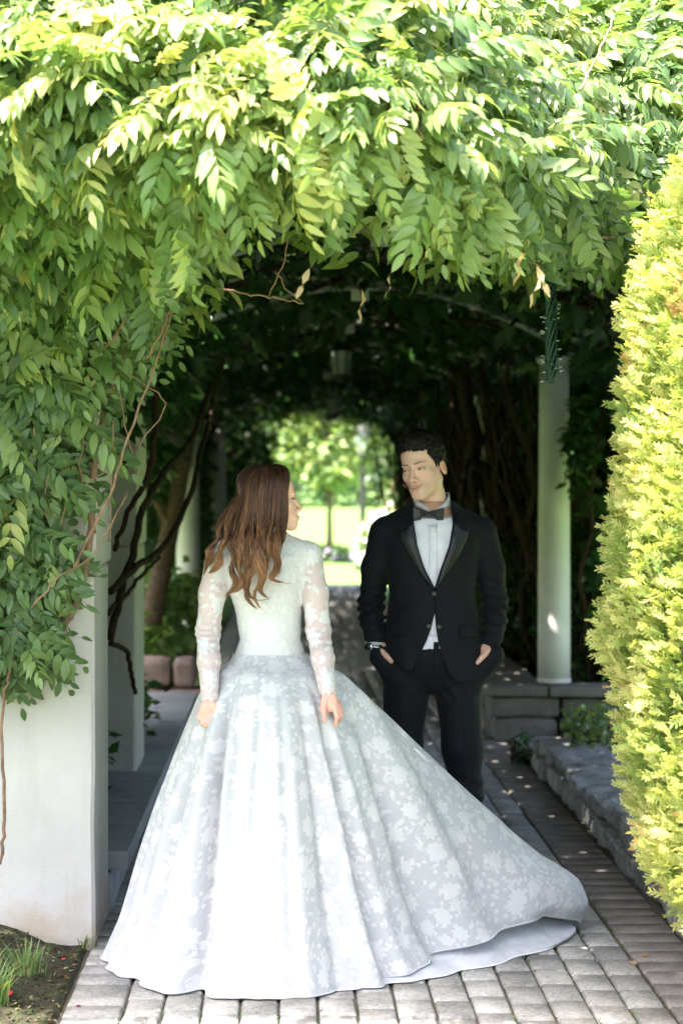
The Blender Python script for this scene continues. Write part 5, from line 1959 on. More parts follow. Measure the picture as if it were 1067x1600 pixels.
bride = thing('person', 'woman in white lace wedding gown seen from behind, face turned to the man', 'person', (-0.05, BY, 0), 'wedding couple')
BO = np.array((-0.05, BY, 0))
BH = np.array((-0.050, BY - 0.005, 1.562)) - BO
BK = 0.95
BR = rot(107, -3, 3)
BSKIN = (0.56, 0.30, 0.215)


def b_head(P):
    return head_sdf((P - BH.astype(np.float32)) @ BR.astype(np.float32) / BK, 1) * BK


BZ = [0.96, 1.03, 1.085, 1.19, 1.27, 1.33, 1.375, 1.41, 1.44, 1.475]
BA = [0.165, 0.124, 0.104, 0.114, 0.134, 0.152, 0.147, 0.110, 0.068, 0.050]
BB = [0.140, 0.108, 0.092, 0.095, 0.103, 0.104, 0.096, 0.080, 0.060, 0.050]
BCX = [0.0, 0.0, 0.0, -0.006, -0.014, -0.020, -0.022, -0.020, -0.014, -0.010]
BCY = [0, 0, 0, 0.005, 0.008, 0.006, 0.0, 0.0, 0.0, 0.0]
BARM = {-1: [(-0.172, 0.0, 1.372), (-0.212, -0.035, 1.12), (-0.200, -0.195, 0.902)], 1: [(0.128, 0.0, 1.376), (0.165, -0.045, 1.12), (0.193, -0.205, 0.926)]}


def b_torso(P):
    d = s_tab(P, BZ, BA, BB, BCX, BCY)
    for s in (-1, 1):
        d = su(d, s_cone(P, (-0.016, 0.0, 1.425), (BARM[s][0][0] * 0.92, 0.0, 1.378), 0.050, 0.046), 0.03)
    # shoulder blades and spine
    d = d - 0.004 * np.exp(-(((np.abs(P[..., 0] + 0.02) - 0.07) / 0.04) ** 2 + ((P[..., 2] - 1.30) / 0.06) ** 2)) * (P[..., 1] < 0)
    d = d + 0.005 * np.exp(-((P[..., 0] + 0.012) / 0.018) ** 2) * (P[..., 1] < 0) * np.clip((1.34 - P[..., 2]) * 10, 0, 1)
    return d


def b_sleeve(P, s, grow=0.0):
    A = BARM[s]
    m1 = (np.array(A[0]) + np.array(A[1])) / 2 + np.array((s * 0.006, 0, 0))
    m2 = (np.array(A[1]) * 0.55 + np.array(A[2]) * 0.45)
    d = s_chain(P, [A[0], m1, A[1], m2, A[2]], np.array([0.047, 0.041, 0.037, 0.034, 0.026]) + grow, 0.02)
    z = P[..., 2]
    return d + 0.0016 * np.sin(z * 210 + 5 * noise3(P * 14, 2)) * np.exp(-((z - 1.10) / 0.07) ** 2)


def hand_r(P):
    W = np.array(BARM[1][2], np.float32)
    q = lambda a, b, c: W + np.array((a, b, c), np.float32)
    d = s_cone(P, q(-0.003, 0.03, 0.045), q(0.0, 0.0, -0.004), 0.024, 0.021)
    d = su(d, s_ell(P, q(0.010, -0.008, -0.034), (0.025, 0.0165, 0.032)), 0.010)
    d = su(d, s_chain(P, [q(0.022, -0.014, -0.050), q(0.031, -0.027, -0.078), q(0.026, -0.018, -0.103)], [0.0098, 0.0085, 0.0068]), 0.005)
    d = su(d, s_chain(P, [q(0.031, -0.006, -0.050), q(0.041, -0.014, -0.076), q(0.036, 0.004, -0.094)], [0.0098, 0.0085, 0.007]), 0.005)
    d = su(d, s_chain(P, [q(0.036, 0.004, -0.044), q(0.046, 0.004, -0.068), q(0.038, 0.020, -0.080)], [0.0092, 0.008, 0.0066]), 0.005)
    d = su(d, s_chain(P, [q(0.036, 0.014, -0.036), q(0.043, 0.020, -0.054), q(0.034, 0.030, -0.062)], [0.0082, 0.007, 0.006]), 0.005)
    return su(d, s_chain(P, [q(-0.008, -0.012, -0.016), q(-0.015, -0.026, -0.052), q(-0.010, -0.027, -0.090)], [0.0125, 0.0105, 0.0072]), 0.006)


def hand_l(P):
    W = np.array(BARM[-1][2], np.float32)
    q = lambda a, b, c: W + np.array((a, b, c), np.float32)
    d = s_cone(P, q(0.0, 0.03, 0.045), q(0.0, 0.0, -0.004), 0.024, 0.021)
    d = su(d, s_ell(P, q(-0.010, -0.008, -0.034), (0.025, 0.0165, 0.032)), 0.010)
    d = su(d, s_chain(P, [q(0.004, -0.016, -0.052), q(0.004, -0.028, -0.078), q(0.008, -0.012, -0.096)], [0.0098, 0.0085, 0.0068]), 0.004)
    d = su(d, s_chain(P, [q(-0.010, -0.014, -0.056), q(-0.011, -0.026, -0.084), q(-0.004, -0.008, -0.098)], [0.0098, 0.0088, 0.007]), 0.004)
    d = su(d, s_chain(P, [q(-0.023, -0.009, -0.052), q(-0.025, -0.018, -0.078), q(-0.016, 0.000, -0.090)], [0.0092, 0.0082, 0.0066]), 0.004)
    d = su(d, s_chain(P, [q(-0.033, -0.002, -0.044), q(-0.036, -0.008, -0.064), q(-0.028, 0.006, -0.074)], [0.0082, 0.0072, 0.006]), 0.004)
    return su(d, s_chain(P, [q(0.012, -0.012, -0.014), q(0.022, -0.030, -0.046), q(0.019, -0.032, -0.082)], [0.0125, 0.0105, 0.0072]), 0.005)


def b_core(P):
    d = b_torso(P) + 0.018
    for s in (-1, 1):
        d = su(d, b_sleeve(P, s, -0.006), 0.02)
        d = su(d, s_chain(P, [(s * 0.055, 0, 0.90), (s * 0.085, 0, 0.52), (s * 0.09, 0.02, 0.10)], [0.085, 0.052, 0.036], 0.02), 0.04)
        d = su(d, s_cone(P, (s * 0.09, 0.02, 0.08), (s * 0.10, 0.16, 0.03), 0.032, 0.026), 0.02)
    return d


Vh, Fh = nets(b_head, BH - np.array((0.15, 0.125, 0.19)), BH + np.array((0.15, 0.125, 0.14)), 0.0021)
Ch_ = head_col((Vh - BH) @ BR / BK, 1)
Vb, Fb = nets(b_core, (-0.30, -0.27, 0.0), (0.28, 0.22, 1.48), 0.013)
vs_, fs_, cs_ = [Vh, Vb], [Fh, Fb + len(Vh)], [Ch_, np.tile(BSKIN, (len(Vb), 1))]
nb = len(Vh) + len(Vb)
for s, fn in ((-1, hand_l), (1, hand_r)):
    W = np.array(BARM[s][2])
    Vx, Fx = nets(fn, W - np.array((0.07, 0.06, 0.13)), W + np.array((0.07, 0.06, 0.06)), 0.0022)
    cx_ = np.tile((0.64, 0.35, 0.27), (len(Vx), 1))
    kn = np.clip((W[2] - 0.040 - Vx[:, 2]) * 22, 0, 1)[:, None]
    cx_ = cx_ * (1 - 0.3 * kn) + np.array((0.64, 0.25, 0.20)) * 0.3 * kn
    vs_.append(Vx); fs_.append(Fx + nb); cs_.append(cx_); nb += len(Vx)
me = mesh(np.concatenate(vs_), np.concatenate(fs_).astype(np.int32))
vcol(me, 'col', np.concatenate(cs_))
obj('body', me, M['skin'], bride, True)


# ---- lace
def lace_mask(nt, vec):
    """floral lace in metres: ruffled blooms, small blossoms, leaves and tendrils; returns 0..1"""
    L = nt.links
    wob = nt.nodes.new('ShaderNodeTexNoise')
    wob.inputs['Scale'].default_value = 48
    wob.inputs['Detail'].default_value = 3
    L.new(vec, wob.inputs['Vector'])
    sub = nd(nt, 'ShaderNodeVectorMath', operation='SUBTRACT')
    L.new(wob.outputs['Color'], sub.inputs[0]); sub.inputs[1].default_value = (0.5, 0.5, 0.5)
    mul = nd(nt, 'ShaderNodeVectorMath', operation='SCALE')
    L.new(sub.outputs[0], mul.inputs[0]); mul.inputs['Scale'].default_value = 0.013
    add = nd(nt, 'ShaderNodeVectorMath', operation='ADD')
    L.new(vec, add.inputs[0]); L.new(mul.outputs[0], add.inputs[1])
    wv = add.outputs[0]

    def cell(v, size, seed, rnd=0.85):
        off = nd(nt, 'ShaderNodeVectorMath', operation='ADD')
        L.new(v, off.inputs[0]); off.inputs[1].default_value = (seed * 1.37, seed * 0.71, 0)
        vo = nt.nodes.new('ShaderNodeTexVoronoi')
        vo.voronoi_dimensions = '2D'
        vo.inputs['Scale'].default_value = 1 / size
        vo.inputs['Randomness'].default_value = rnd
        L.new(off.outputs[0], vo.inputs['Vector'])
        d = nd(nt, 'ShaderNodeVectorMath', operation='SUBTRACT')
        L.new(off.outputs[0], d.inputs[0]); L.new(vo.outputs['Position'], d.inputs[1])
        sx_ = nt.nodes.new('ShaderNodeSeparateXYZ'); L.new(d.outputs[0], sx_.inputs[0])
        sc = nt.nodes.new('ShaderNodeSeparateColor'); L.new(vo.outputs['Color'], sc.inputs[0])
        X = math_n(nt, 'DIVIDE', sx_.outputs[0], size); Y = math_n(nt, 'DIVIDE', sx_.outputs[1], size)
        r = math_n(nt, 'SQRT', math_n(nt, 'ADD', math_n(nt, 'MULTIPLY', X, X), math_n(nt, 'MULTIPLY', Y, Y)))
        a = math_n(nt, 'ARCTAN2', Y, X)
        return X, Y, r, a, sc.outputs[0], sc.outputs[1], sc.outputs[2]

    def step(x, w):
        return math_n(nt, 'DIVIDE', x, w, clamp=True)
    # blooms
    X, Y, r, a, c1, c2, c3 = cell(wv, 0.098, 1, 0.75)
    pet = math_n(nt, 'COSINE', math_n(nt, 'MULTIPLY_ADD', a, 8, math_n(nt, 'MULTIPLY', c1, 6.28)))
    size = math_n(nt, 'MULTIPLY_ADD', c2, 0.10, 0.25)
    edge = math_n(nt, 'SUBTRACT', math_n(nt, 'MULTIPLY_ADD', pet, 0.045, size), r)
    bloom = step(edge, 0.02)
    # petal rings cut into the bloom
    rings = math_n(nt, 'SINE', math_n(nt, 'ADD', math_n(nt, 'MULTIPLY', r, 62), math_n(nt, 'MULTIPLY', pet, 1.6)))
    spokes = math_n(nt, 'SINE', math_n(nt, 'MULTIPLY', a, 17))
    cut = step(math_n(nt, 'ADD', math_n(nt, 'ADD', rings, math_n(nt, 'MULTIPLY', spokes, 0.6)), -0.75), 0.6)
    bloom = math_n(nt, 'MULTIPLY', bloom, math_n(nt, 'MULTIPLY_ADD', cut, -0.45, 1.0))
    # blossoms
    X, Y, r, a, c1, c2, c3 = cell(wv, 0.030, 2, 0.9)
    pet = math_n(nt, 'COSINE', math_n(nt, 'MULTIPLY_ADD', a, 2.5, math_n(nt, 'MULTIPLY', c1, 6.28)))
    has = math_n(nt, 'GREATER_THAN', c2, 0.45)
    bl2 = math_n(nt, 'MULTIPLY', step(math_n(nt, 'SUBTRACT', math_n(nt, 'MULTIPLY_ADD', math_n(nt, 'ABSOLUTE', pet), 0.15, 0.20), r), 0.05), has)
    # leaves
    X, Y, r, a, c1, c2, c3 = cell(wv, 0.046, 3, 0.95)
    th_ = math_n(nt, 'MULTIPLY', c1, 6.28)
    cs2, sn2 = math_n(nt, 'COSINE', th_), math_n(nt, 'SINE', th_)
    u = math_n(nt, 'ADD', math_n(nt, 'MULTIPLY', X, cs2), math_n(nt, 'MULTIPLY', Y, sn2))
    v = math_n(nt, 'SUBTRACT', math_n(nt, 'MULTIPLY', Y, cs2), math_n(nt, 'MULTIPLY', X, sn2))
    q = math_n(nt, 'ADD', math_n(nt, 'POWER', math_n(nt, 'ABSOLUTE', math_n(nt, 'DIVIDE', u, 0.40)), 1.6), math_n(nt, 'POWER', math_n(nt, 'ABSOLUTE', math_n(nt, 'DIVIDE', v, 0.17)), 1.4))
    lf = math_n(nt, 'MULTIPLY', step(math_n(nt, 'SUBTRACT', 1.0, q), 0.15), math_n(nt, 'GREATER_THAN', c2, 0.40))
    lf = math_n(nt, 'MULTIPLY', lf, 0.80)
    # tendrils
    n1 = noise_n(nt, 18, 1, vec)
    td = step(math_n(nt, 'SUBTRACT', 0.010, math_n(nt, 'ABSOLUTE', math_n(nt, 'SUBTRACT', n1, 0.5))), 0.006)
    td = math_n(nt, 'MULTIPLY', td, 0.7)
    m_ = math_n(nt, 'MAXIMUM', math_n(nt, 'MAXIMUM', bloom, bl2), math_n(nt, 'MAXIMUM', lf, td))
    return m_


def mat_lace(name, ground, lace, zoned=False):
    m, nt, p = new_mat(name)
    a = nt.nodes.new('ShaderNodeAttribute'); a.attribute_name = 'lace_uv'
    mk = lace_mask(nt, a.outputs['Vector'])
    net = noise_n(nt, 700, 1, a.outputs['Vector'])
    gcol = mix_c(nt, math_n(nt, 'MULTIPLY', net, 0.4), ground, tuple(min(1, x * 1.15) for x in ground))
    if zoned:
        z = nt.nodes.new('ShaderNodeAttribute'); z.attribute_name = 'zone'
        gcol = mix_c(nt, z.outputs['Fac'], tuple(x * 0.92 for x in lace), gcol)
    c = mix_c(nt, mk, gcol, lace)
    nt.links.new(c, p.inputs['Base Color'])
    p.inputs['Roughness'].default_value = 0.72
    p.inputs['Specular IOR Level'].default_value = 0.3
    p.inputs['Sheen Weight'].default_value = 0.2
    tl = nt.nodes.new('ShaderNodeBsdfTranslucent')
    nt.links.new(c, tl.inputs[0])
    mx = nt.nodes.new('ShaderNodeMixShader')
    mx.inputs[0].default_value = 0.12 if not zoned else 0.0
    nt.links.new(p.outputs[0], mx.inputs[1]); nt.links.new(tl.outputs[0], mx.inputs[2])
    nt.links.new(mx.outputs[0], nt.nodes['Material Output'].inputs[0])
    bump(nt, p, math_n(nt, 'ADD', mk, math_n(nt, 'MULTIPLY', net, 0.25)), 0.5, 0.0022)
    M[name] = m


mat_lace('lace_skirt', (0.43, 0.435, 0.445), (0.575, 0.572, 0.57))
mat_lace('lace_bodice', (0.50, 0.40, 0.38), (0.585, 0.575, 0.57), True)
mat_cloth('lace_trim', (0.82, 0.82, 0.83), 0.8, 0.3)
mat_cloth('tulle', (0.50, 0.51, 0.53), 0.8, 0.3, 900, 0.25, 0.0006, 0.2)


def vec_attr(me, name, A):
    a = me.attributes.new(name, 'FLOAT_VECTOR', 'POINT')
    a.data.foreach_set('vector', np.asarray(A, np.float32).ravel())


# ---- bodice with sleeves
def bodice(P):
    d = b_torso(P) + 0.0012 * noise3(P * 70, 3)
    d = np.maximum(d, 0.99 - P[..., 2])
    d = np.maximum(d, -np.maximum(np.sqrt((P[..., 0] + 0.010) ** 2 + P[..., 1] ** 2) - 0.046, 1.45 - P[..., 2]))
    for s in (-1, 1):
        W = np.array(BARM[s][2])
        sl_ = b_sleeve(P, s, 0.003)
        ang = np.arctan2(P[..., 1] - W[1], P[..., 0] - W[0])
        sl_ = np.maximum(sl_, W[2] - 0.004 + 0.006 * np.cos(7 * ang) - P[..., 2])
        d = su(d, sl_, 0.012)
    return d + 0.0009 * noise3(P * 160, 5)


Vx, Fx = nets(bodice, (-0.29, -0.27, 0.86), (0.27, 0.14, 1.50), 0.0038)
me = mesh(Vx, Fx.astype(np.int32))
armd = np.minimum(b_sleeve(Vx, -1, 0.003), b_sleeve(Vx, 1, 0.003))
tors = b_torso(Vx)
zone = np.clip((tors - armd) * 60 + 0.2, 0, 1) * np.clip((tors - 0.004) * 120, 0, 1)
zone = np.maximum(zone, 0.0)
uv = np.zeros_like(Vx)
for s in (-1, 1):
    A = np.array(BARM[s])
    cxs = np.interp(-Vx[:, 2], -A[:, 2], A[:, 0]); cys = np.interp(-Vx[:, 2], -A[:, 2], A[:, 1])
    ang = np.arctan2(Vx[:, 0] - cxs, -(Vx[:, 1] - cys))
    q = (zone > 0.02) & (Vx[:, 0] * s > 0)
    uv[q] = np.stack([ang * 0.042 + s * 3, Vx[:, 2], 0 * ang], 1)[q]
q = zone <= 0.02
uv[q] = np.stack([np.arctan2(Vx[:, 0], -Vx[:, 1]) * 0.13, Vx[:, 2] * 1.0, 0 * Vx[:, 0]], 1)[q] * 1.9
vec_attr(me, 'lace_uv', uv)
vcol(me, 'zone', np.stack([zone] * 3, 1))
gown = obj('gown_bodice', me, M['lace_bodice'], bride, True)

# ---- skirt
TL = [0, 0.1, 0.22, 0.4, 0.6, 0.75, 0.88, 1.0]
LR = [0.225, 0.33, 0.44, 0.575, 0.70, 0.79, 0.885, 1.0]
LZ = [1.040, 0.985, 0.9, 0.7, 0.485, 0.31, 0.14, 0.006]
TR = [0, 0.1, 0.22, 0.4, 0.6, 0.75, 0.88, 0.95, 1.0]
RR_ = [0.109, 0.185, 0.325, 0.51, 0.69, 0.84, 0.965, 1.0, 0.965]
RZ = [1.040, 0.955, 0.85, 0.64, 0.44, 0.285, 0.185, 0.09, 0.008]
HT = [-270, -225, -180, -148, -117, -88, -60, -39, -20, -5, 8, 16, 24, 32, 42, 60, 90]
HR = [0.50, 0.50, 0.54, 0.60, 0.61, 0.60, 0.57, 0.57, 0.63, 0.76, 1.04, 1.24, 1.24, 1.02, 0.70, 0.55, 0.50]


def sm(x, y, q):
    """interpolate with rounded corners"""
    r = 0
    for o, wgt in ((-6, .2), (-3, .2), (0, .2), (3, .2), (6, .2)):
        r = r + wgt * np.interp(q + o, x, y)
    return r


def skirt_mesh(nth, ntt, Rs=None, shrink=1.0, fold=1.0, t0=0.0, seed=0):
    thd = np.linspace(-270, 90, nth)
    t = np.linspace(t0, 1, ntt)
    Th, Tt = np.meshgrid(thd, t, indexing='ij')
    Rm = sm(HT, HR if Rs is None else Rs, Th) * shrink
    w_ = np.clip((Rm - 0.64) / 0.52, 0, 1)
    w_ = w_ * w_ * (3 - 2 * w_)
    rl, zl_ = np.interp(Tt, TL, LR) * Rm, np.interp(Tt, TL, LZ)
    rr_, zr_ = np.interp(Tt, TR, RR_) * Rm, np.interp(Tt, TR, RZ)
    r_ = rl * (1 - w_) + rr_ * w_
    z_ = zl_ * (1 - w_) + zr_ * w_
    r_ = np.where(Tt < 0.1, 0.1275 + (r_ - 0.1275) * Tt / 0.1, r_)
    tr_ = np.radians(Th)
    # smooth along t
    for _ in range(8):
        r_[:, 1:-1] = (r_[:, :-2] + 2 * r_[:, 1:-1] + r_[:, 2:]) / 4
        z_[:, 1:-1] = (z_[:, :-2] + 2 * z_[:, 1:-1] + z_[:, 2:]) / 4
    r_base = r_.copy()
    f = 0
    for k, (m_, am, ph) in enumerate(((9, 0.017, 0.4), (15, 0.010, 1.3), (23, 0.005, 2.1), (4, 0.016, 0.7))):
        drift = 0.5 * np.sin(Tt * 2.2 + k + seed)
        f = f + am * np.cos(m_ * tr_ + ph + drift + seed)
    f = f * np.clip(Tt * 1.5 - 0.05, 0, 1) ** 0.9 * fold
    def crease(a, depth, wd, t_a, slope=0.0, lobe=0.45):
        c_ = a + slope * (1 - Tt)
        e = (Th - c_) / wd
        return np.clip((Tt - t_a) * 3, 0, 1) * depth * (-np.exp(-e * e) + lobe * np.exp(-((e - 1.9) / 1.1) ** 2) + lobe * 0.7 * np.exp(-((e + 1.9) / 1.2) ** 2))
    f = f + fold * (crease(-113, 0.085, 3.4, 0.12, -10) + crease(-46, 0.050, 3.6, 0.12, -6) + crease(-20, 0.060, 4.5, 0.25, 0) + crease(-2, 0.045, 4.5, 0.3, 4)
                    + crease(-82, 0.018, 3.0, 0.10, 0) + crease(-66, 0.016, 2.6, 0.18, 0) + crease(-140, 0.030, 3.5, 0.2, 0) + crease(-97, 0.012, 2.2, 0.05, 0) + crease(9, 0.04, 4, 0.4, 0) + crease(-165, 0.03, 4, 0.2, 0))
    # gathered by the hands: the cloth is lifted a little where it is held
    r_ = r_ + f
    gx_ = r_ * np.cos(tr_); gy_ = r_ * np.sin(tr_)
    nz_ = 0.006 * noise3(np.stack([gx_ * 9, gy_ * 9, z_ * 6], -1), 12 + seed) * np.clip(Tt * 2, 0, 1)
    r_ = r_ + nz_
    # the end of the train is rumpled and lifted
    tail = w_ * np.clip((Tt - 0.6) * 2.5, 0, 1)
    z_ = z_ + tail * (0.022 * np.sin(Th * 0.42 + Tt * 6) + 0.03 * noise3(np.stack([Th * 0.10, Tt * 5, 0 * Th], -1), 3)) * np.clip((1 - Tt) * 9, 0, 1)
    # at the train the lace is lifted off the ground and shows the underskirt below
    if Rs is None:
        lf_ = np.interp(Th, [-52, -38, -20, -4, 8, 15, 20], [0, 0.018, 0.045, 0.085, 0.10, 0.05, 0])
        kt = np.clip((Tt - 0.80) / 0.20, 0, 1)
        z_ = z_ + lf_ * kt * kt
        r_ = r_ - lf_ * 0.35 * kt
    # hem wave rides on the ground
    z_ = np.maximum(z_, 0.005)
    X_, Y_ = r_ * np.cos(tr_), r_ * np.sin(tr_)
    # waist meets the bodice
    V = np.stack([X_, Y_ * np.where(Tt < 0.1, 0.84 + 0.16 * Tt / 0.1, 1.0), z_], -1)
    seg = np.linalg.norm(np.diff(np.stack([r_base, z_], -1), axis=1), axis=-1)
    sl2 = np.concatenate([np.zeros((nth, 1)), np.cumsum(seg, 1)], 1) + 0.22
    kq = int(0.7 * (ntt - 1))
    Pq = V[:, kq]
    dP = np.linalg.norm(np.gradient(Pq, axis=0), axis=1)
    ds = np.gradient(sl2[:, kq])
    dal = np.sqrt(np.maximum(dP ** 2 - ds ** 2, (0.3 * dP) ** 2)) / sl2[:, kq]
    al = np.cumsum(dal)
    al = (al - al[nth // 2])[:, None] + 0 * tr_
    UV = np.stack([sl2 * np.cos(al), sl2 * np.sin(al), 0 * al], -1)
    I = np.arange(nth * ntt).reshape(nth, ntt)
    F = np.stack([I[:-1, :-1], I[1:, :-1], I[1:, 1:], I[:-1, 1:]], -1).reshape(-1, 4)
    me = mesh(V.reshape(-1, 3), F.astype(np.int32))
    vec_attr(me, 'lace_uv', UV.reshape(-1, 3))
    return me, V


me, SV = skirt_mesh(560, 150, None, 1.0, 0.78)
skirt = obj('gown_skirt', me, M['lace_skirt'], bride, True)
# corded hem of the skirt
nthS = SV.shape[0]
hem_o = MB().tube(SV[:, -1, :] + np.array((0, 0, 0.002)), 0.0028, 5).build('hem_cord', M['tulle'], skirt, True)
# underskirt: shows below the hem on the right where the train is lifted
HR2 = [r - 0.05 for r in HR]
for a_, v_ in ((-60, 0.54), (-39, 0.60), (-20, 0.69), (-5, 0.84), (8, 1.07), (16, 1.17)):
    HR2[HT.index(a_)] = v_
me, UVV = skirt_mesh(420, 40, HR2, 1.0, 0.35, 0.80, 3)
A = np.array([v.co for v in me.vertices]).reshape(420, 40, 3)
tt = np.linspace(0, 1, 40)[None, :]
A[..., 2] = np.interp(tt, [0, 0.5, 1], [0.10, 0.035, 0.004]) + 0 * A[..., 2]
sc_ = np.interp(tt, [0, 0.6, 1], [0.86, 0.97, 1.0])[..., None]
A[..., :2] = A[..., :2] * sc_
A[..., 2] += 0.006 * np.sin(np.arange(420) * 0.21)[:, None] * np.sin(tt * 3)
me.vertices.foreach_set('co', A.reshape(-1).astype(np.float32))
us = obj('underskirt', me, M['tulle'], bride, True)
MB().tube(A[:, -1, :] + np.array((0, 0, 0.003)), 0.003, 5).build('underskirt_hem', M['lace_trim'], us, True)

# ---- hair
g = np.random.default_rng(17)


def hairY(u, k):
    return BY - k * np.sqrt(np.clip(1 - ((2 * u - 1) * 0.9) ** 2, 0, 1)) ** 0.8


LOCKS = [  # u centre, width, points (px, py), depth
    (0.03, 0.05, [(431, 850), (428, 862), (438, 879), (438, 893), (430, 904), (440, 911), (455, 912)], 6.705),
    (0.10, 0.05, [(426, 850), (424, 863), (434, 880), (436, 894), (427, 903), (434, 908), (444, 909)], 6.70),
    (0.19, 0.06, [(417, 850), (419, 868), (412, 886), (416, 902), (408, 918), (412, 930), (420, 936)], 6.695),
    (0.29, 0.06, [(407, 850), (411, 870), (400, 888), (393, 908), (392, 926), (404, 940), (420, 936)], 6.69),
    (0.40, 0.06, [(399, 850), (404, 872), (408, 892), (412, 906), (398, 922), (400, 938), (408, 951)], 6.685),
    (0.51, 0.06, [(390, 850), (394, 870), (388, 890), (392, 912), (386, 928), (394, 942), (403, 952)], 6.69),
    (0.62, 0.06, [(378, 850), (381, 868), (371, 884), (373, 898), (379, 910), (372, 921), (365, 927)], 6.695),
    (0.74, 0.06, [(366, 850), (371, 868), (359, 884), (362, 897), (369, 908), (364, 921), (352, 932)], 6.70),
    (0.85, 0.06, [(353, 845), (346, 857), (340, 866), (345, 876), (337, 887), (331, 893), (325, 896)], 6.735),
    (0.95, 0.06, [(344, 840), (335, 850), (329, 859), (333, 868), (326, 878), (321, 888), (317, 900)], 6.77),
]
for i_, (uc, wd, pts, Yk) in enumerate(LOCKS):      # exaggerate the curl about the lock's own line
    P_ = np.array(pts, float)
    ln_ = P_[0] + (P_[-1] - P_[0]) * ((P_[:, 1:2] - P_[0, 1]) / (P_[-1, 1] - P_[0, 1]))
    P_[1:-1, 0] = ln_[1:-1, 0] + (P_[1:-1, 0] - ln_[1:-1, 0]) * 1.35
    LOCKS[i_] = (uc, wd, [tuple(q) for q in P_], Yk)
paths, rads, tnts = [], [], []
MP = 36


def on_head(a_deg, phi, grow, yp):
    """point on the hair surface of the head: a = way down (0 face, 90 camera side, 180 back), phi from the crown"""
    a_, f_ = R(a_deg), R(phi)
    k = 1 + grow
    q = np.array((-0.083 * k * math.sin(f_) * math.sin(a_), 0.020 - 0.097 * k * math.sin(f_) * math.cos(a_) + yp * math.cos(f_), 0.036 + 0.092 * k * math.cos(f_)))
    return BR @ (q * BK) + BH + BO


for layer in range(2):
    for i in range(3000 if layer == 0 else 1000):
        u = g.random()
        jl = int(np.argmin([abs(u - l[0]) + g.normal(0, 0.014) for l in LOCKS]))
        uc, wd, pts, Yk = LOCKS[jl]
        e = np.clip((u - uc) / wd, -1.3, 1.3) + g.normal(0, 0.25)
        dy = 0.016 * layer + abs(g.normal(0, 0.004))
        grow = 0.03 - 0.06 * layer + 0.018 * g.random() + 0.02 * math.sin(jl * 2.3)
        a_deg = 47 + 139 * u ** 0.9
        yp = -0.045 + 0.055 * u + g.normal(0, 0.005)
        W = [on_head(a_deg, ph, grow + 0.03 * max(0, ph - 60) / 40, yp) for ph in (4, 22, 42, 62, 82, 98)]
        x3 = 449 - 112 * u
        wob_ = 3.0 * math.sin(jl * 1.7 + 1.0)
        K = [(x3 + 0.4 * wob_, 818, hairY(u, 0.118))]
        xl, yl_ = pts[0]
        K.append(((x3 + xl) / 2 + e * 5 + wob_, 836, (hairY(u, 0.130) + Yk) / 2 - 0.010 * math.sin(jl * 2.9)))
        for q_, (xa, ya) in enumerate(pts):
            sp_ = (9.5, 8.0, 6.5, 5.5, 5.0, 3.5, 1.0)[q_] if layer == 0 else (12, 11, 9, 7, 5, 4, 3)[q_]
            ph = q_ * 1.3 + jl
            K.append((xa + e * sp_ * math.cos(ph * 0.5) + g.normal(0, 0.9), ya + e * sp_ * 0.30 * math.sin(ph), Yk - 0.022 * math.cos(q_ * 1.57 + jl) * (q_ > 0) - 0.010 * e * math.sin(ph) + g.normal(0, 0.003)))
        W = np.array(W + [bp(a, b, Y + dy) for a, b, Y in K])
        Q = smooth_curve(W, 64)
        fend = (0.80 + 0.20 * math.sqrt(g.random())) if layer == 0 else g.uniform(0.62, 0.78)
        ti_ = np.linspace(0, 63 * fend, MP)
        Q = np.stack([np.interp(ti_, np.arange(64), Q[:, k_]) for k_ in range(3)], 1)
        tt_ = np.linspace(0, 1, MP)
        amp_ = np.interp(tt_, [0, 0.35, 0.55, 0.8, 1], [0, 0.0025, 0.006, 0.006, 0.003])
        ph_ = 0.9 * jl + 0.8 * e + g.normal(0, 0.3)
        Q[:, 0] += amp_ * np.sin(tt_ * 19 + ph_)
        Q[:, 1] -= amp_ * (0.6 * np.cos(tt_ * 19 + ph_) + 0.4)
        paths.append(Q)
        rr0 = g.uniform(0.0006, 0.0013) * (1.8 if layer else 1)
        rads.append(rr0 * np.interp(np.linspace(0, 1, MP), [0, 0.1, 0.7, 1], [0.9, 1, 0.85, 0.12]))
        tb = 0.62 * (g.random() - 0.5) + 0.10 * math.sin(jl * 3.3)
        tnts.append(np.clip(np.interp(np.linspace(0, 1, MP), [0, 0.3, 0.55, 1], [0.05, 0.24, 0.52, 0.86]) + tb - 0.25 * layer, 0, 1))
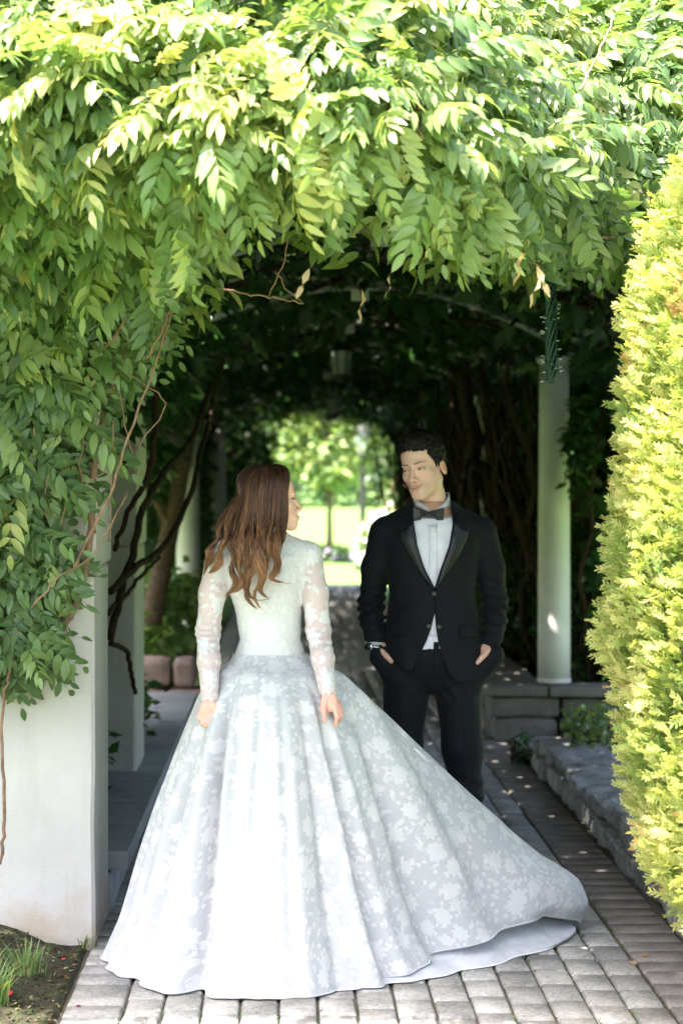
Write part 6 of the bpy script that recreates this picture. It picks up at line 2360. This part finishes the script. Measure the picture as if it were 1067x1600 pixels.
# far side of the head
for i in range(420):
    u = g.random()
    a_deg = 180 + 120 * u
    W = [on_head(a_deg, ph, 0.02, -0.035 + 0.07 * (1 - u)) for ph in (4, 24, 48, 72, 96)]
    x1, y1_ = W[-1][0], W[-1][1]
    fx_ = max(min(x1, -0.06), -0.14)
    W += [np.array((fx_ - 0.02 * (1 - u), BY + 0.085, 1.47)), np.array((fx_ - 0.03, BY + 0.11, 1.40)), np.array((fx_ - 0.02 + 0.012 * math.sin(i), BY + 0.13, 1.33)), np.array((fx_ - 0.01 + 0.012 * math.cos(i), BY + 0.125, 1.27 + 0.04 * g.random()))]
    paths.append(smooth_curve(np.array(W), MP))
    rads.append(np.full(MP, 0.0018)); tnts.append(np.linspace(0.15, 0.75, MP))
# loose hairs beside the locks
for i in range(26):
    jl = g.integers(0, len(LOCKS) - 2)
    pts = LOCKS[jl][2]
    ox, oy = g.normal(0, 7), g.normal(0, 4)
    K = [(447 - 108 * LOCKS[jl][0], 815, hairY(LOCKS[jl][0], 0.125))] + [(a + ox * (0.3 + 0.25 * k), b + oy, LOCKS[jl][3] - 0.004) for k, (a, b) in enumerate(pts)]
    paths.append(smooth_curve(np.array([bp(*k) for k in K]), MP))
    rads.append(np.linspace(0.0007, 0.0003, MP)); tnts.append(np.full(MP, 0.85))
paths = np.array(paths) - BO
hb = obj('hair', strands(paths, np.array(rads), np.array(tnts), 3), M['hair_brown'], bride, True)
kind(hb, 'stuff')


def scalp(P):
    Q = (P - BH.astype(np.float32)) @ BR.astype(np.float32) / BK
    d = s_ell(Q, (0, 0.020, 0.036), (0.0765, 0.091, 0.0865))
    d = su(d, s_ell(Q, (0.0, 0.050, -0.035), (0.066, 0.055, 0.09)), 0.03)
    d = su(d, s_ell(P, tuple(bp(393, 846, 6.775) - BO), (0.085, 0.030, 0.062)), 0.03)
    face = s_ell(Q, (0, -0.115, -0.01), (0.070, 0.075, 0.105))
    return np.maximum(d, -face)


Vx, Fx = nets(scalp, BH - np.array((0.16, 0.14, 0.17)), BH + np.array((0.14, 0.14, 0.15)), 0.004)
me = mesh(Vx, Fx.astype(np.int32))
vcol(me, 'tint', np.full((len(Vx), 3), 0.16))
obj('hair_underlayer', me, M['hair_brown'], hb, True)
print('bride', time.time() - T0)
